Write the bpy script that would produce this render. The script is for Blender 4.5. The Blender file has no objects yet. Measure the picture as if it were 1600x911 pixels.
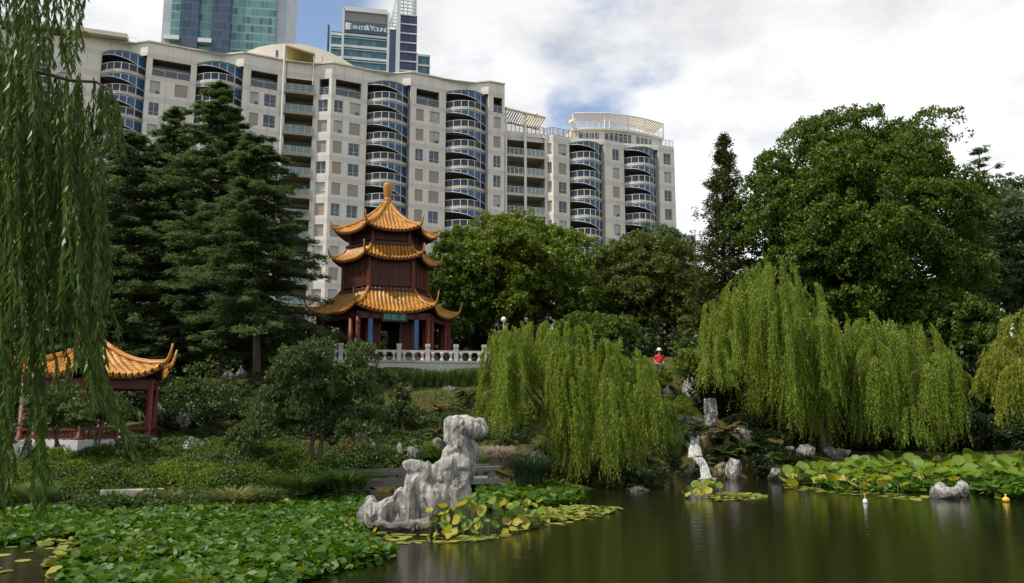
import bpy, math, random
import numpy as np
from mathutils import Vector, noise

SC = bpy.context.scene
COL = SC.collection
R = math.radians

# ------------------------------------------------------------------ camera
F, PITCH, EYE = 1280.0, R(8.66), 3.0          # focal length in pixels of a 1600 px wide frame
cam_d = bpy.data.cameras.new('camera'); cam = bpy.data.objects.new('camera', cam_d); COL.objects.link(cam)
cam.location = (0, 0, EYE); cam.rotation_euler = (math.pi/2 + PITCH, 0, 0)
cam_d.sensor_width = 36; cam_d.lens = F*36/1600; cam_d.clip_start = 0.1; cam_d.clip_end = 6000
SC.camera = cam

# ------------------------------------------------------------------ light, sky, exposure
SUN_EL, SUN_AZ = R(56), R(-112)                # azimuth measured from +Y towards +X: the sun stands to the left, a little behind
sun_dir = Vector((math.cos(SUN_EL)*math.sin(SUN_AZ), math.cos(SUN_EL)*math.cos(SUN_AZ), math.sin(SUN_EL)))
sl = bpy.data.lights.new('sun', 'SUN'); sl.energy = 4.3; sl.angle = R(0.6); sl.color = (1.0, 0.93, 0.82)
so = bpy.data.objects.new('sun', sl); COL.objects.link(so)
so.rotation_euler = sun_dir.to_track_quat('Z', 'Y').to_euler()
SC.view_settings.view_transform = 'Standard'; SC.view_settings.look = 'None'
SC.view_settings.exposure = 0.18; SC.view_settings.gamma = 1.0; SC.view_settings.use_curve_mapping = False

def ray(u, v):
    a = (u-800)/F; b = (455.5-v)/F
    return np.array([a, math.cos(PITCH)-b*math.sin(PITCH), math.sin(PITCH)+b*math.cos(PITCH)])
def at(u, v, Y):                               # the point at distance Y seen at u, v
    d = ray(u, v); q = d*(Y/d[1]); q[2] += EYE; return q
def on_z(u, v, z):
    d = ray(u, v); q = d*((z-EYE)/d[2]); q[2] += EYE; return q

w = bpy.data.worlds.new('World'); SC.world = w; w.use_nodes = True
nt = w.node_tree; nt.nodes.clear()
def N(t, **k):
    n = nt.nodes.new(t)
    for a, b in k.items(): setattr(n, a, b)
    return n
def math_node(tree, op, a, b=None, clamp=False):
    n = tree.nodes.new('ShaderNodeMath'); n.operation = op; n.use_clamp = clamp
    for i, x in enumerate((a, b)):
        if x is None: continue
        if isinstance(x, (int, float)): n.inputs[i].default_value = x
        else: tree.links.new(x, n.inputs[i])
    return n.outputs[0]
sky = N('ShaderNodeTexSky', sky_type='NISHITA'); sky.sun_disc = False
sky.sun_elevation = SUN_EL; sky.sun_rotation = SUN_AZ % (2*math.pi); sky.air_density = 1.0; sky.dust_density = 0.6; sky.ozone_density = 2.0
tc = N('ShaderNodeTexCoord'); sep = N('ShaderNodeSeparateXYZ'); nt.links.new(tc.outputs['Generated'], sep.inputs[0])
zc = math_node(nt, 'ADD', math_node(nt, 'MAXIMUM', sep.outputs['Z'], 0.0), 0.22)
cx = N('ShaderNodeCombineXYZ')
nt.links.new(math_node(nt, 'DIVIDE', sep.outputs['X'], zc), cx.inputs[0]); nt.links.new(math_node(nt, 'DIVIDE', sep.outputs['Y'], zc), cx.inputs[1])
def wnoise(scale, det, rough, off):
    n = N('ShaderNodeTexNoise'); n.noise_dimensions = '3D'; n.inputs['Scale'].default_value = scale
    n.inputs['Detail'].default_value = det; n.inputs['Roughness'].default_value = rough
    m = N('ShaderNodeVectorMath', operation='ADD'); m.inputs[1].default_value = off
    nt.links.new(cx.outputs[0], m.inputs[0]); nt.links.new(m.outputs[0], n.inputs['Vector']); return n.outputs['Fac']
n1 = wnoise(1.7, 9, 0.58, (3.1, 7.7, 0.4)); n2 = wnoise(3.0, 8, 0.6, (9.1, 2.2, 4.0))
gap = None
for (u, v, rad, amt) in ((475, 25, 8, .66), (965, 90, 6.5, .62), (920, 40, 6, .55), (715, 112, 4.5, .46), (925, 165, 5, .6), (1040, 115, 4, .3), (600, 10, 6, .34)):
    d = Vector(ray(u, v)).normalized()
    dn = N('ShaderNodeVectorMath', operation='DOT_PRODUCT'); dn.inputs[1].default_value = d
    nt.links.new(tc.outputs['Generated'], dn.inputs[0])
    mr = N('ShaderNodeMapRange', interpolation_type='SMOOTHSTEP'); mr.inputs[1].default_value = math.cos(R(rad)); mr.inputs[2].default_value = 1.0
    mr.inputs[3].default_value = 0; mr.inputs[4].default_value = amt; nt.links.new(dn.outputs['Value'], mr.inputs[0])
    gap = mr.outputs[0] if gap is None else math_node(nt, 'MAXIMUM', gap, mr.outputs[0])
cover = math_node(nt, 'SUBTRACT', math_node(nt, 'ADD', math_node(nt, 'MULTIPLY', n1, 2.3), -0.46), gap)
mk = N('ShaderNodeMapRange', interpolation_type='SMOOTHSTEP'); mk.inputs[1].default_value = 0.18; mk.inputs[2].default_value = 0.66; mk.inputs[3].default_value = .06
nt.links.new(cover, mk.inputs[0])
cr = N('ShaderNodeValToRGB'); nt.links.new(n2, cr.inputs[0])
e = cr.color_ramp.elements; e[0].position = .36; e[0].color = (.72, .735, .765, 1); e[1].position = .56; e[1].color = (.98, .98, .98, 1)
cmul = N('ShaderNodeVectorMath', operation='SCALE'); lum = N('ShaderNodeMapRange'); lum.inputs[1].default_value = .25; lum.inputs[2].default_value = .8; lum.inputs[3].default_value = 11.0; lum.inputs[4].default_value = 5.0; nt.links.new(sep.outputs['Z'], lum.inputs[0]); nt.links.new(lum.outputs[0], cmul.inputs['Scale']); nt.links.new(cr.outputs[0], cmul.inputs[0])
smul = N('ShaderNodeVectorMath', operation='SCALE'); smul.inputs['Scale'].default_value = 1.5; nt.links.new(sky.outputs[0], smul.inputs[0])
mx = N('ShaderNodeMix', data_type='RGBA')
nt.links.new(mk.outputs[0], mx.inputs[0]); nt.links.new(smul.outputs[0], mx.inputs[6]); nt.links.new(cmul.outputs[0], mx.inputs[7])
bg = N('ShaderNodeBackground'); bg.inputs[1].default_value = 0.10; nt.links.new(mx.outputs[2], bg.inputs[0])
wo = N('ShaderNodeOutputWorld'); nt.links.new(bg.outputs[0], wo.inputs[0])

# ------------------------------------------------------------------ materials
def new_mat(name):
    m = bpy.data.materials.new(name); m.use_nodes = True
    return m, m.node_tree, m.node_tree.nodes['Principled BSDF']
def c4(c): return (c[0], c[1], c[2], 1)
def plain(name, col, rough=.6, metal=0, spec=.4, c2=None, scale=3.0, bump=0, bscale=20, stretch=(1, 1, 1)):
    m, t, b = new_mat(name)
    b.inputs['Roughness'].default_value = rough; b.inputs['Metallic'].default_value = metal; b.inputs['Specular IOR Level'].default_value = spec
    b.inputs['Base Color'].default_value = c4(col)
    tcn = t.nodes.new('ShaderNodeTexCoord'); mp = t.nodes.new('ShaderNodeMapping'); mp.inputs['Scale'].default_value = stretch
    t.links.new(tcn.outputs['Object'], mp.inputs[0])
    if c2 is not None:
        n = t.nodes.new('ShaderNodeTexNoise'); n.inputs['Scale'].default_value = scale; n.inputs['Detail'].default_value = 6; n.inputs['Roughness'].default_value = .65
        t.links.new(mp.outputs[0], n.inputs['Vector'])
        r = t.nodes.new('ShaderNodeValToRGB'); r.color_ramp.elements[0].position = .36; r.color_ramp.elements[1].position = .66
        r.color_ramp.elements[0].color = c4(col); r.color_ramp.elements[1].color = c4(c2)
        t.links.new(n.outputs['Fac'], r.inputs[0]); t.links.new(r.outputs[0], b.inputs['Base Color'])
    if bump:
        n = t.nodes.new('ShaderNodeTexNoise'); n.inputs['Scale'].default_value = bscale; n.inputs['Detail'].default_value = 5
        t.links.new(mp.outputs[0], n.inputs['Vector'])
        bp = t.nodes.new('ShaderNodeBump'); bp.inputs['Strength'].default_value = bump; bp.inputs['Distance'].default_value = .05
        t.links.new(n.outputs['Fac'], bp.inputs['Height']); t.links.new(bp.outputs[0], b.inputs['Normal'])
    return m
def leaf_mat(name, cols, rough=.5, trans=.35, spec=.3, tint=None):
    m, t, b = new_mat(name)
    g = t.nodes.new('ShaderNodeNewGeometry'); r = t.nodes.new('ShaderNodeValToRGB')
    el = r.color_ramp.elements
    el[0].color = c4(cols[0]); el[1].color = c4(cols[-1]); el[0].position = 0; el[1].position = 1
    for i, c in enumerate(cols[1:-1]):
        x = el.new((i+1)/(len(cols)-1)); x.color = c4(c)
    t.links.new(g.outputs['Random Per Island'], r.inputs[0]); t.links.new(r.outputs[0], b.inputs['Base Color'])
    b.inputs['Roughness'].default_value = rough; b.inputs['Specular IOR Level'].default_value = spec
    tr = t.nodes.new('ShaderNodeBsdfTranslucent'); hs = t.nodes.new('ShaderNodeHueSaturation')
    hs.inputs['Hue'].default_value = .485; hs.inputs['Value'].default_value = 1.5; hs.inputs['Saturation'].default_value = 1.1
    t.links.new(r.outputs[0], hs.inputs['Color']); t.links.new(hs.outputs[0], tr.inputs[0])
    ms = t.nodes.new('ShaderNodeMixShader'); ms.inputs[0].default_value = trans
    t.links.new(b.outputs[0], ms.inputs[1]); t.links.new(tr.outputs[0], ms.inputs[2])
    t.links.new(ms.outputs[0], t.nodes['Material Output'].inputs[0])
    return m
def glass_grid(name, cols, line, px, pz, lx, lz, ax=(1, 0), rough=.12, off=(0, 0)):
    """a curtain wall: glass panels of pitch px by pz metres between lines of width lx, lz; ax is the wall's direction"""
    m, t, b = new_mat(name)
    tcn = t.nodes.new('ShaderNodeTexCoord'); s = t.nodes.new('ShaderNodeSeparateXYZ'); t.links.new(tcn.outputs['Object'], s.inputs[0])
    M = lambda op, a, bb=None: math_node(t, op, a, bb)
    X = M('ADD', M('ADD', M('MULTIPLY', s.outputs[0], ax[0]), M('MULTIPLY', s.outputs[1], ax[1])), off[0]); Z = M('ADD', s.outputs[2], off[1])
    fx = M('DIVIDE', X, px); fz = M('DIVIDE', Z, pz)
    cxy = t.nodes.new('ShaderNodeCombineXYZ'); t.links.new(M('FLOOR', fx), cxy.inputs[0]); t.links.new(M('FLOOR', fz), cxy.inputs[1])
    wn = t.nodes.new('ShaderNodeTexWhiteNoise'); wn.noise_dimensions = '2D'; t.links.new(cxy.outputs[0], wn.inputs['Vector'])
    r = t.nodes.new('ShaderNodeValToRGB'); el = r.color_ramp.elements; r.color_ramp.interpolation = 'CONSTANT'
    el[0].color = c4(cols[0]); el[1].color = c4(cols[-1]); el[1].position = 1-1/len(cols)
    for i, c in enumerate(cols[1:-1]): el.new((i+1)/len(cols)).color = c4(c)
    t.links.new(wn.outputs['Value'], r.inputs[0])
    isl = M('MAXIMUM', M('LESS_THAN', M('FRACT', fx), lx/px), M('LESS_THAN', M('FRACT', fz), lz/pz))
    mxx = t.nodes.new('ShaderNodeMix'); mxx.data_type = 'RGBA'; mxx.inputs[7].default_value = c4(line)
    t.links.new(isl, mxx.inputs[0]); t.links.new(r.outputs[0], mxx.inputs[6]); t.links.new(mxx.outputs[2], b.inputs['Base Color'])
    b.inputs['Roughness'].default_value = rough; t.links.new(M('ADD', M('MULTIPLY', isl, .5), rough), b.inputs['Roughness'])
    return m

# ------------------------------------------------------------------ objects
def tag(o, label=None, cat=None, group=None, kind=None):
    for k, v in (('label', label), ('category', cat), ('group', group), ('kind', kind)):
        if v: o[k] = v
    return o
def link(o, parent=None):
    COL.objects.link(o)
    if parent is not None: o.parent = parent
    return o
def empty(name, loc, label=None, cat=None, group=None):
    o = bpy.data.objects.new(name, None); o.location = loc; o.empty_display_size = .3
    link(o); return tag(o, label, cat, group)
def base_of(parent):
    v = Vector((0, 0, 0))
    while parent is not None: v += Vector(parent.location); parent = parent.parent
    return v
def setup_mesh(name, me, mat, parent, loc, smooth):
    for m in (mat if isinstance(mat, (list, tuple)) else [mat]): me.materials.append(m)
    if smooth: me.polygons.foreach_set('use_smooth', np.ones(len(me.polygons), bool))
    me.update()
    o = bpy.data.objects.new(name, me)
    if loc is not None: o.location = loc
    return link(o, parent)
def np_mesh(name, V, Fc, mat, parent=None, loc=None, smooth=False):
    """V (n,3) world points, Fc (m,k) faces; stored relative to the parent chain (or to loc)"""
    off = np.array(base_of(parent)) if loc is None else np.array(loc, float)+np.array(base_of(parent))
    V = np.asarray(V, np.float32)-off.astype(np.float32); Fc = np.asarray(Fc, np.int32); k = Fc.shape[1]
    me = bpy.data.meshes.new(name); me.vertices.add(len(V)); me.vertices.foreach_set('co', V.ravel())
    me.loops.add(Fc.size); me.loops.foreach_set('vertex_index', Fc.ravel())
    me.polygons.add(len(Fc)); me.polygons.foreach_set('loop_start', np.arange(0, Fc.size, k, dtype=np.int32))
    me.update(calc_edges=True)
    return setup_mesh(name, me, mat, parent, loc, smooth)

class MB:
    """collects boxes, tubes, prisms and faces in world coordinates, then links them as ONE mesh object"""
    def __init__(s): s.v = []; s.f = []; s.m = []
    def face(s, pts, mi=0):
        b = len(s.v); s.v += [tuple(p) for p in pts]; s.f.append(tuple(range(b, b+len(pts)))); s.m.append(mi)
    def box(s, c, d, rz=0, mi=0):
        x, y, z = d[0]/2, d[1]/2, d[2]/2; ca, sa = math.cos(rz), math.sin(rz); b = len(s.v)
        for sz in (-z, z):
            for sx, sy in ((-x, -y), (x, -y), (x, y), (-x, y)):
                s.v.append((c[0]+sx*ca-sy*sa, c[1]+sx*sa+sy*ca, c[2]+sz))
        for q in ((3, 2, 1, 0), (4, 5, 6, 7), (0, 1, 5, 4), (1, 2, 6, 5), (2, 3, 7, 6), (3, 0, 4, 7)):
            s.f.append(tuple(b+i for i in q)); s.m.append(mi)
        return s
    def prism(s, poly, z0, z1, mi=0):
        n = len(poly); b = len(s.v)
        zf = (lambda z: (lambda p: z)) ; a0 = z0 if callable(z0) else zf(z0); a1 = z1 if callable(z1) else zf(z1)
        s.v += [(p[0], p[1], a0(p)) for p in poly]+[(p[0], p[1], a1(p)) for p in poly]
        s.f.append(tuple(b+n-1-i for i in range(n))); s.f.append(tuple(b+n+i for i in range(n))); s.m += [mi, mi]
        for i in range(n):
            j = (i+1) % n; s.f.append((b+i, b+j, b+n+j, b+n+i)); s.m.append(mi)
        return s
    def bar(s, p, q, wd, ht, mi=0):
        """a straight bar of rectangular section from p to q"""
        p, q = Vector(p), Vector(q); d = (q-p).normalized(); up = Vector((0, 0, 1)) if abs(d.z) < .95 else Vector((0, 1, 0))
        a = d.cross(up).normalized()*wd/2; c = a.cross(d).normalized()*ht/2; b = len(s.v)
        for o in (p, q): s.v += [tuple(o-a-c), tuple(o+a-c), tuple(o+a+c), tuple(o-a+c)]
        for f in ((3, 2, 1, 0), (4, 5, 6, 7), (0, 1, 5, 4), (1, 2, 6, 5), (2, 3, 7, 6), (3, 0, 4, 7)):
            s.f.append(tuple(b+i for i in f)); s.m.append(mi)
        return s
    def tube(s, pts, rad, n=8, cap=True, mi=0):
        pts = [Vector(p) for p in pts]; m = len(pts)
        if not isinstance(rad, (list, tuple)): rad = [rad]*m
        b = len(s.v); last = None
        for i, p in enumerate(pts):
            d = (pts[min(i+1, m-1)]-pts[max(i-1, 0)]).normalized()
            a = last if last is not None else (Vector((1, 0, 0)) if abs(d.x) < .8 else Vector((0, 1, 0)))
            a = (a-d*a.dot(d)).normalized(); last = a; c = d.cross(a)
            for k in range(n):
                t = 2*math.pi*k/n; s.v.append(tuple(p+(a*math.cos(t)+c*math.sin(t))*rad[i]))
        for i in range(m-1):
            for k in range(n):
                l = (k+1) % n; s.f.append((b+i*n+k, b+i*n+l, b+(i+1)*n+l, b+(i+1)*n+k)); s.m.append(mi)
        if cap:
            s.f.append(tuple(b+n-1-k for k in range(n))); s.f.append(tuple(b+(m-1)*n+k for k in range(n))); s.m += [mi, mi]
        return s
    def lathe(s, c, prof, n=16, mi=0):
        """prof: (radius, z) from bottom to top"""
        b = len(s.v)
        for r, z in prof:
            for k in range(n):
                t = 2*math.pi*k/n; s.v.append((c[0]+r*math.cos(t), c[1]+r*math.sin(t), c[2]+z))
        for i in range(len(prof)-1):
            for k in range(n):
                l = (k+1) % n; s.f.append((b+i*n+k, b+i*n+l, b+(i+1)*n+l, b+(i+1)*n+k)); s.m.append(mi)
        s.f.append(tuple(b+n-1-k for k in range(n))); s.f.append(tuple(b+(len(prof)-1)*n+k for k in range(n))); s.m += [mi, mi]
        return s
    def build(s, name, mat, parent=None, loc=None, smooth=False):
        off = base_of(parent)+(Vector(loc) if loc is not None else Vector((0, 0, 0)))
        me = bpy.data.meshes.new(name); me.from_pydata([(x-off.x, y-off.y, z-off.z) for x, y, z in s.v], [], s.f)
        o = setup_mesh(name, me, mat, parent, loc, smooth)
        if any(s.m): me.polygons.foreach_set('material_index', s.m)
        return o
def copy_part(o, parent, dz=0, dx=(0, 0, 0)):
    c = o.copy(); COL.objects.link(c); c.parent = parent; c.location = Vector(o.location)+Vector((dx[0], dx[1], dx[2]+dz))
    for ch in list(o.children):
        d = ch.copy(); COL.objects.link(d); d.parent = c
    return c
def copy_thing(o, loc, rz=0, scale=1, label=None, group=None):
    c = o.copy(); COL.objects.link(c); c.location = loc; c.rotation_euler = (0, 0, rz); c.scale = (scale,)*3 if not isinstance(scale, tuple) else scale
    if label: c['label'] = label
    if group: c['group'] = group
    for ch in list(o.children):
        d = ch.copy(); COL.objects.link(d); d.parent = c
        for g in list(ch.children):
            x = g.copy(); COL.objects.link(x); x.parent = d
    return c
def grid_wall(mb, p0, p1, z0, z1, holes, reveal=.3, mi=0, into=None):
    """a wall from p0 to p1 (plan points) with real openings: holes are (a0, a1, zb, zt) in metres along the wall"""
    p0, p1 = Vector((p0[0], p0[1])), Vector((p1[0], p1[1])); L = (p1-p0).length; d = (p1-p0)/L; n = into if into is not None else Vector((-d.y, d.x))
    holes = [(max(0, a), min(L, b), max(z0, c), min(z1, e)) for a, b, c, e in holes if b > 0 and a < L and e > z0]
    xs = sorted({0, L, *[h[0] for h in holes], *[h[1] for h in holes]}); zs = sorted({z0, z1, *[h[2] for h in holes], *[h[3] for h in holes]})
    P = lambda a, z, t=0: (p0.x+d.x*a+n.x*t, p0.y+d.y*a+n.y*t, z)
    for i in range(len(xs)-1):
        for j in range(len(zs)-1):
            xm, zm = (xs[i]+xs[i+1])/2, (zs[j]+zs[j+1])/2
            if any(h[0] < xm < h[1] and h[2] < zm < h[3] for h in holes): continue
            mb.face([P(xs[i], zs[j]), P(xs[i+1], zs[j]), P(xs[i+1], zs[j+1]), P(xs[i], zs[j+1])], mi)
    for a0, a1, c, e in holes:
        mb.face([P(a0, c), P(a0, e), P(a0, e, reveal), P(a0, c, reveal)], mi); mb.face([P(a1, e), P(a1, c), P(a1, c, reveal), P(a1, e, reveal)], mi)
        mb.face([P(a0, e), P(a1, e), P(a1, e, reveal), P(a0, e, reveal)], mi); mb.face([P(a1, c), P(a0, c), P(a0, c, reveal), P(a1, c, reveal)], mi)
    return P
# ------------------------------------------------------------------ the ground and the pond
GP = []
def gpt(u, v, Y): GP.append(tuple(at(u, v, Y)))
for a in ((-250, 800, 25.8), (0, 797, 26.2), (150, 793, 26.8), (300, 790, 27.3), (420, 785, 28.2)):
    p = at(*a); GP.append((p[0], p[1]+.4, .35))
for a in ((200, 745, 31), (380, 745, 31), (30, 745, 31), (200, 699, 35), (60, 699, 35), (0, 699, 36), (-200, 690, 36), (330, 695, 36), (420, 700, 35), (240, 660, 41), (400, 622, 46), (395, 592, 52),
          (200, 605, 52), (0, 605, 52), (480, 724, 31.6), (590, 705, 36.5), (640, 700, 37.5), (560, 645, 45), (680, 655, 46), (680, 614, 52), (620, 577, 57.2), (740, 577, 58.5), (600, 558, 62),
          (600, 557, 67), (480, 556, 62), (720, 559, 63), (800, 625, 50), (830, 751, 35.2), (900, 757, 35.4), (800, 695, 40), (1000, 752, 37), (950, 685, 42), (1030, 598, 47.5), (1085, 655, 44.5),
          (1150, 655, 46), (1140, 705, 43), (1250, 713, 45.3), (1330, 708, 47), (1420, 706, 48), (1600, 706, 48), (1800, 706, 48), (1290, 650, 58), (1500, 650, 60), (1700, 650, 60), (1030, 560, 60), (850, 560, 64),
          (300, 585, 72), (0, 590, 72), (700, 565, 80), (1000, 575, 80), (1400, 600, 80), (1800, 600, 80), (-300, 590, 72), (760, 735, 35), (700, 727, 35), (1087, 724, 43.0), (1080, 690, 44.2), (1090, 748, 41.8), (1100, 738, 42.2)):
    gpt(*a)
for x in range(-60, 61, 20): GP += [(x, 2, 1.3), (x, 7, 1.25), (x, -20, 1.4), (x, 100, 7.6), (x, 125, 7.8)]
GP += [(-100, 40, 4), (-100, 70, 6), (100, 70, 6), (100, 45, 3), (-25, 27, .5), (-32, 31, .9)]
for u in (600, 720, 840, 960, 1080, 1200, 1320, 1440, 1560, 1700):
    for Y in (12, 16, 20, 25, 29): q = at(u, 650, Y); GP.append((q[0], Y, -1.0))
    for Y in (32.3,) if u < 960 else (33, 36) if u < 1080 else (33, 37, 40) if u < 1200 else (34, 38, 42): q = at(u, 650, Y); GP.append((q[0], Y, -.8))
for u in (-200, 0, 120, 240, 360, 480):
    for Y in (11, 14, 18, 22, 24): q = at(u, 650, Y); GP.append((q[0], Y, -.9))
for u in (480, 560, 640): q = at(u, 650, 29); GP.append((q[0], 29, -.5))
GA = np.array(GP)
def gz_arr(x, y):
    x = np.asarray(x, float); y = np.asarray(y, float)
    d2 = (x[..., None]-GA[:, 0])**2+(y[..., None]-GA[:, 1])**2+.15
    wt = d2**-1.9
    return (wt*GA[:, 2]).sum(-1)/wt.sum(-1)
def gz(x, y): return float(gz_arr(np.array([x]), np.array([y]))[0])
def gp(u, v, ymin=14.0, ymax=95.0):
    """where the ray through u, v meets the ground"""
    Y = np.arange(ymin, ymax, .15); d = ray(u, v); q = d[None]*(Y/d[1])[:, None]; z = q[:, 2]+EYE
    g = np.maximum(gz_arr(q[:, 0], q[:, 1]), -.02); k = np.argmax(z <= g) if (z <= g).any() else len(Y)-1
    return np.array([q[k, 0], q[k, 1], max(g[k], 0)])
def gy(u, Y):
    """the ground point in column u at distance Y"""
    q = at(u, 650, Y); return np.array([q[0], Y, max(gz(q[0], Y), 0)])
xs = np.concatenate([[-3000, -1500, -600, -250, -150, -100], np.arange(-75, 75.1, .7), [100, 150, 250, 600, 1500, 3000]])
ys = np.concatenate([[-600, -200, -60, -20], np.arange(-4, 90, .7), [95, 105, 120, 140, 180, 260, 500, 1200, 4000]])
X, Y = np.meshgrid(xs, ys); Z = np.vstack([gz_arr(X[i], Y[i])[None] for i in range(len(ys))])
far = (np.abs(X) > 110) | (Y > 130) | (Y < -30); Z = np.where(far, np.where(Y < 15, 1.3, 7.0), Z)
rs = np.random.RandomState(5); Z += np.where(Z > .15, rs.uniform(-.05, .05, Z.shape), 0)
nx = len(xs); ii, jj = np.meshgrid(np.arange(len(ys)-1), np.arange(nx-1), indexing='ij'); a = (ii*nx+jj).ravel()
m, t, b = new_mat('garden_soil'); b.inputs['Roughness'].default_value = .95; b.inputs['Specular IOR Level'].default_value = .1
tcn = t.nodes.new('ShaderNodeTexCoord'); nz = t.nodes.new('ShaderNodeTexNoise'); nz.inputs['Scale'].default_value = .45; nz.inputs['Detail'].default_value = 9; nz.inputs['Roughness'].default_value = .68
t.links.new(tcn.outputs['Object'], nz.inputs['Vector']); rp = t.nodes.new('ShaderNodeValToRGB'); el = rp.color_ramp.elements
el[0].position = .36; el[0].color = (.025, .035, .010, 1); el[1].position = .76; el[1].color = (.15, .11, .045, 1)
for p, c in ((.46, (.04, .055, .014)), (.55, (.09, .085, .025)), (.64, (.07, .04, .025))): el.new(p).color = c4(c)
t.links.new(nz.outputs['Fac'], rp.inputs[0]); t.links.new(rp.outputs[0], b.inputs['Base Color'])
n2_ = t.nodes.new('ShaderNodeTexNoise'); n2_.inputs['Scale'].default_value = 9; n2_.inputs['Detail'].default_value = 6; t.links.new(tcn.outputs['Object'], n2_.inputs['Vector'])
bp = t.nodes.new('ShaderNodeBump'); bp.inputs['Strength'].default_value = .9; bp.inputs['Distance'].default_value = .12; t.links.new(n2_.outputs['Fac'], bp.inputs['Height']); t.links.new(bp.outputs[0], b.inputs['Normal'])
ground = np_mesh('ground', np.stack([X.ravel(), Y.ravel(), Z.ravel()], 1), np.stack([a, a+1, a+nx+1, a+nx], 1), m, smooth=True); tag(ground, kind='structure')
# water
m, t, b = new_mat('pond_water'); b.inputs['Base Color'].default_value = (.010, .0115, .004, 1); b.inputs['Roughness'].default_value = .05; b.inputs['IOR'].default_value = 1.33
tcn = t.nodes.new('ShaderNodeTexCoord')
hs = []
for sc, st, dtl in ((1.6, (.8, 1.7, 1), 3), (11.0, (.5, 1.6, 1), 4)):
    mp = t.nodes.new('ShaderNodeMapping'); mp.inputs['Scale'].default_value = st; t.links.new(tcn.outputs['Object'], mp.inputs[0])
    nz = t.nodes.new('ShaderNodeTexNoise'); nz.inputs['Scale'].default_value = sc; nz.inputs['Detail'].default_value = dtl; t.links.new(mp.outputs[0], nz.inputs['Vector']); hs.append(nz.outputs['Fac'])
hh = math_node(t, 'ADD', hs[0], math_node(t, 'MULTIPLY', hs[1], .5))
bp = t.nodes.new('ShaderNodeBump'); bp.inputs['Strength'].default_value = .15; bp.inputs['Distance'].default_value = .05; t.links.new(hh, bp.inputs['Height']); t.links.new(bp.outputs[0], b.inputs['Normal'])
mb = MB(); mb.face([(-90, 7.5, 0), (90, 7.5, 0), (90, 52, 0), (-90, 52, 0)]); water = mb.build('pond_water', m); tag(water, kind='structure')
# ------------------------------------------------------------------ the apartment blocks
TH = R(16.5); FD = Vector((math.cos(TH), math.sin(TH))); FN = Vector((math.sin(TH), -math.cos(TH)))     # facade direction, outward normal
FY = 124.0
def fac(u, v):
    d = ray(u, v); tt = FY/(d[1]-math.tan(TH)*d[0]); q = d*tt; return (q[0]*FD.x+q[1]*FD.y, q[2]+EYE)
S0 = FY*math.sin(TH)                            # s of the plane's foot point (0, FY)
def sp(u, v=170): return fac(u, v)[0]
def pl(s, t=0.0):                               # plan point at s along the facade, t metres proud of it
    p = Vector((0, FY))+FD*(s-S0)+FN*t; return p
FH = 3.13; RT = 51.0
def fl(k): return RT-1.1-FH*k                   # floor level of storey k counted from the top
G0 = 6.0                                        # ground under the blocks
wall_m, t, b = new_mat('banded_render')
b.inputs['Roughness'].default_value = .85
tcn = t.nodes.new('ShaderNodeTexCoord'); s_ = t.nodes.new('ShaderNodeSeparateXYZ'); t.links.new(tcn.outputs['Object'], s_.inputs[0])
fr = math_node(t, 'FRACT', math_node(t, 'DIVIDE', math_node(t, 'ADD', s_.outputs[2], -(fl(0)-G0)+FH*40+.75), FH))
bandm = math_node(t, 'LESS_THAN', fr, .24)
nz = t.nodes.new('ShaderNodeTexNoise'); nz.inputs['Scale'].default_value = .35; nz.inputs['Detail'].default_value = 7; t.links.new(tcn.outputs['Object'], nz.inputs['Vector'])
r1 = t.nodes.new('ShaderNodeValToRGB'); r1.color_ramp.elements[0].color = (.67, .635, .57, 1); r1.color_ramp.elements[1].color = (.78, .745, .68, 1); t.links.new(nz.outputs['Fac'], r1.inputs[0])
mxx = t.nodes.new('ShaderNodeMix'); mxx.data_type = 'RGBA'; mxx.inputs[7].default_value = (.61, .585, .56, 1)
t.links.new(bandm, mxx.inputs[0]); t.links.new(r1.outputs[0], mxx.inputs[6])
mp_ = t.nodes.new('ShaderNodeMapping'); mp_.inputs['Scale'].default_value = (1.6, 1.6, .06); t.links.new(tcn.outputs['Object'], mp_.inputs[0]); ns_ = t.nodes.new('ShaderNodeTexNoise'); ns_.inputs['Scale'].default_value = 1.5; ns_.inputs['Detail'].default_value = 7; t.links.new(mp_.outputs[0], ns_.inputs['Vector'])
rs_ = t.nodes.new('ShaderNodeMapRange'); rs_.inputs[1].default_value = .5; rs_.inputs[2].default_value = .72; rs_.inputs[4].default_value = .45; t.links.new(ns_.outputs['Fac'], rs_.inputs[0]); m_s = t.nodes.new('ShaderNodeMix'); m_s.data_type = 'RGBA'; m_s.inputs[7].default_value = (.40, .37, .32, 1)
t.links.new(rs_.outputs[0], m_s.inputs[0]); t.links.new(mxx.outputs[2], m_s.inputs[6]); t.links.new(m_s.outputs[2], b.inputs['Base Color'])
cream = plain('cream_render', (.66, .62, .53), .85, c2=(.72, .68, .59), scale=.5)
slab_m = plain('slab_edge', (.52, .48, .42), .8, c2=(.6, .56, .5), scale=1)
white_m = plain('white_metal', (.72, .73, .73), .4); steel_m = plain('grey_rail', (.42, .45, .47), .4, .3)
dglass = plain('dark_blue_glass', (.012, .022, .04), .18, spec=.35, c2=(.022, .04, .065), scale=.4)
bglass = plain('blue_glass', (.014, .065, .16), .15, spec=.4, c2=(.03, .105, .21), scale=.5)
gglass = plain('green_glass', (.10, .19, .2), .08, spec=.8, c2=(.16, .26, .27), scale=.6)
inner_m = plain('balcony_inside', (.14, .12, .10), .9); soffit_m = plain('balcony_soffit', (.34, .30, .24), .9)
frame_m = plain('window_frame', (.55, .56, .55), .45)
shut_m = plain('taupe_shutter', (.35, .31, .27), .7, c2=(.39, .35, .30), scale=2)
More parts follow.
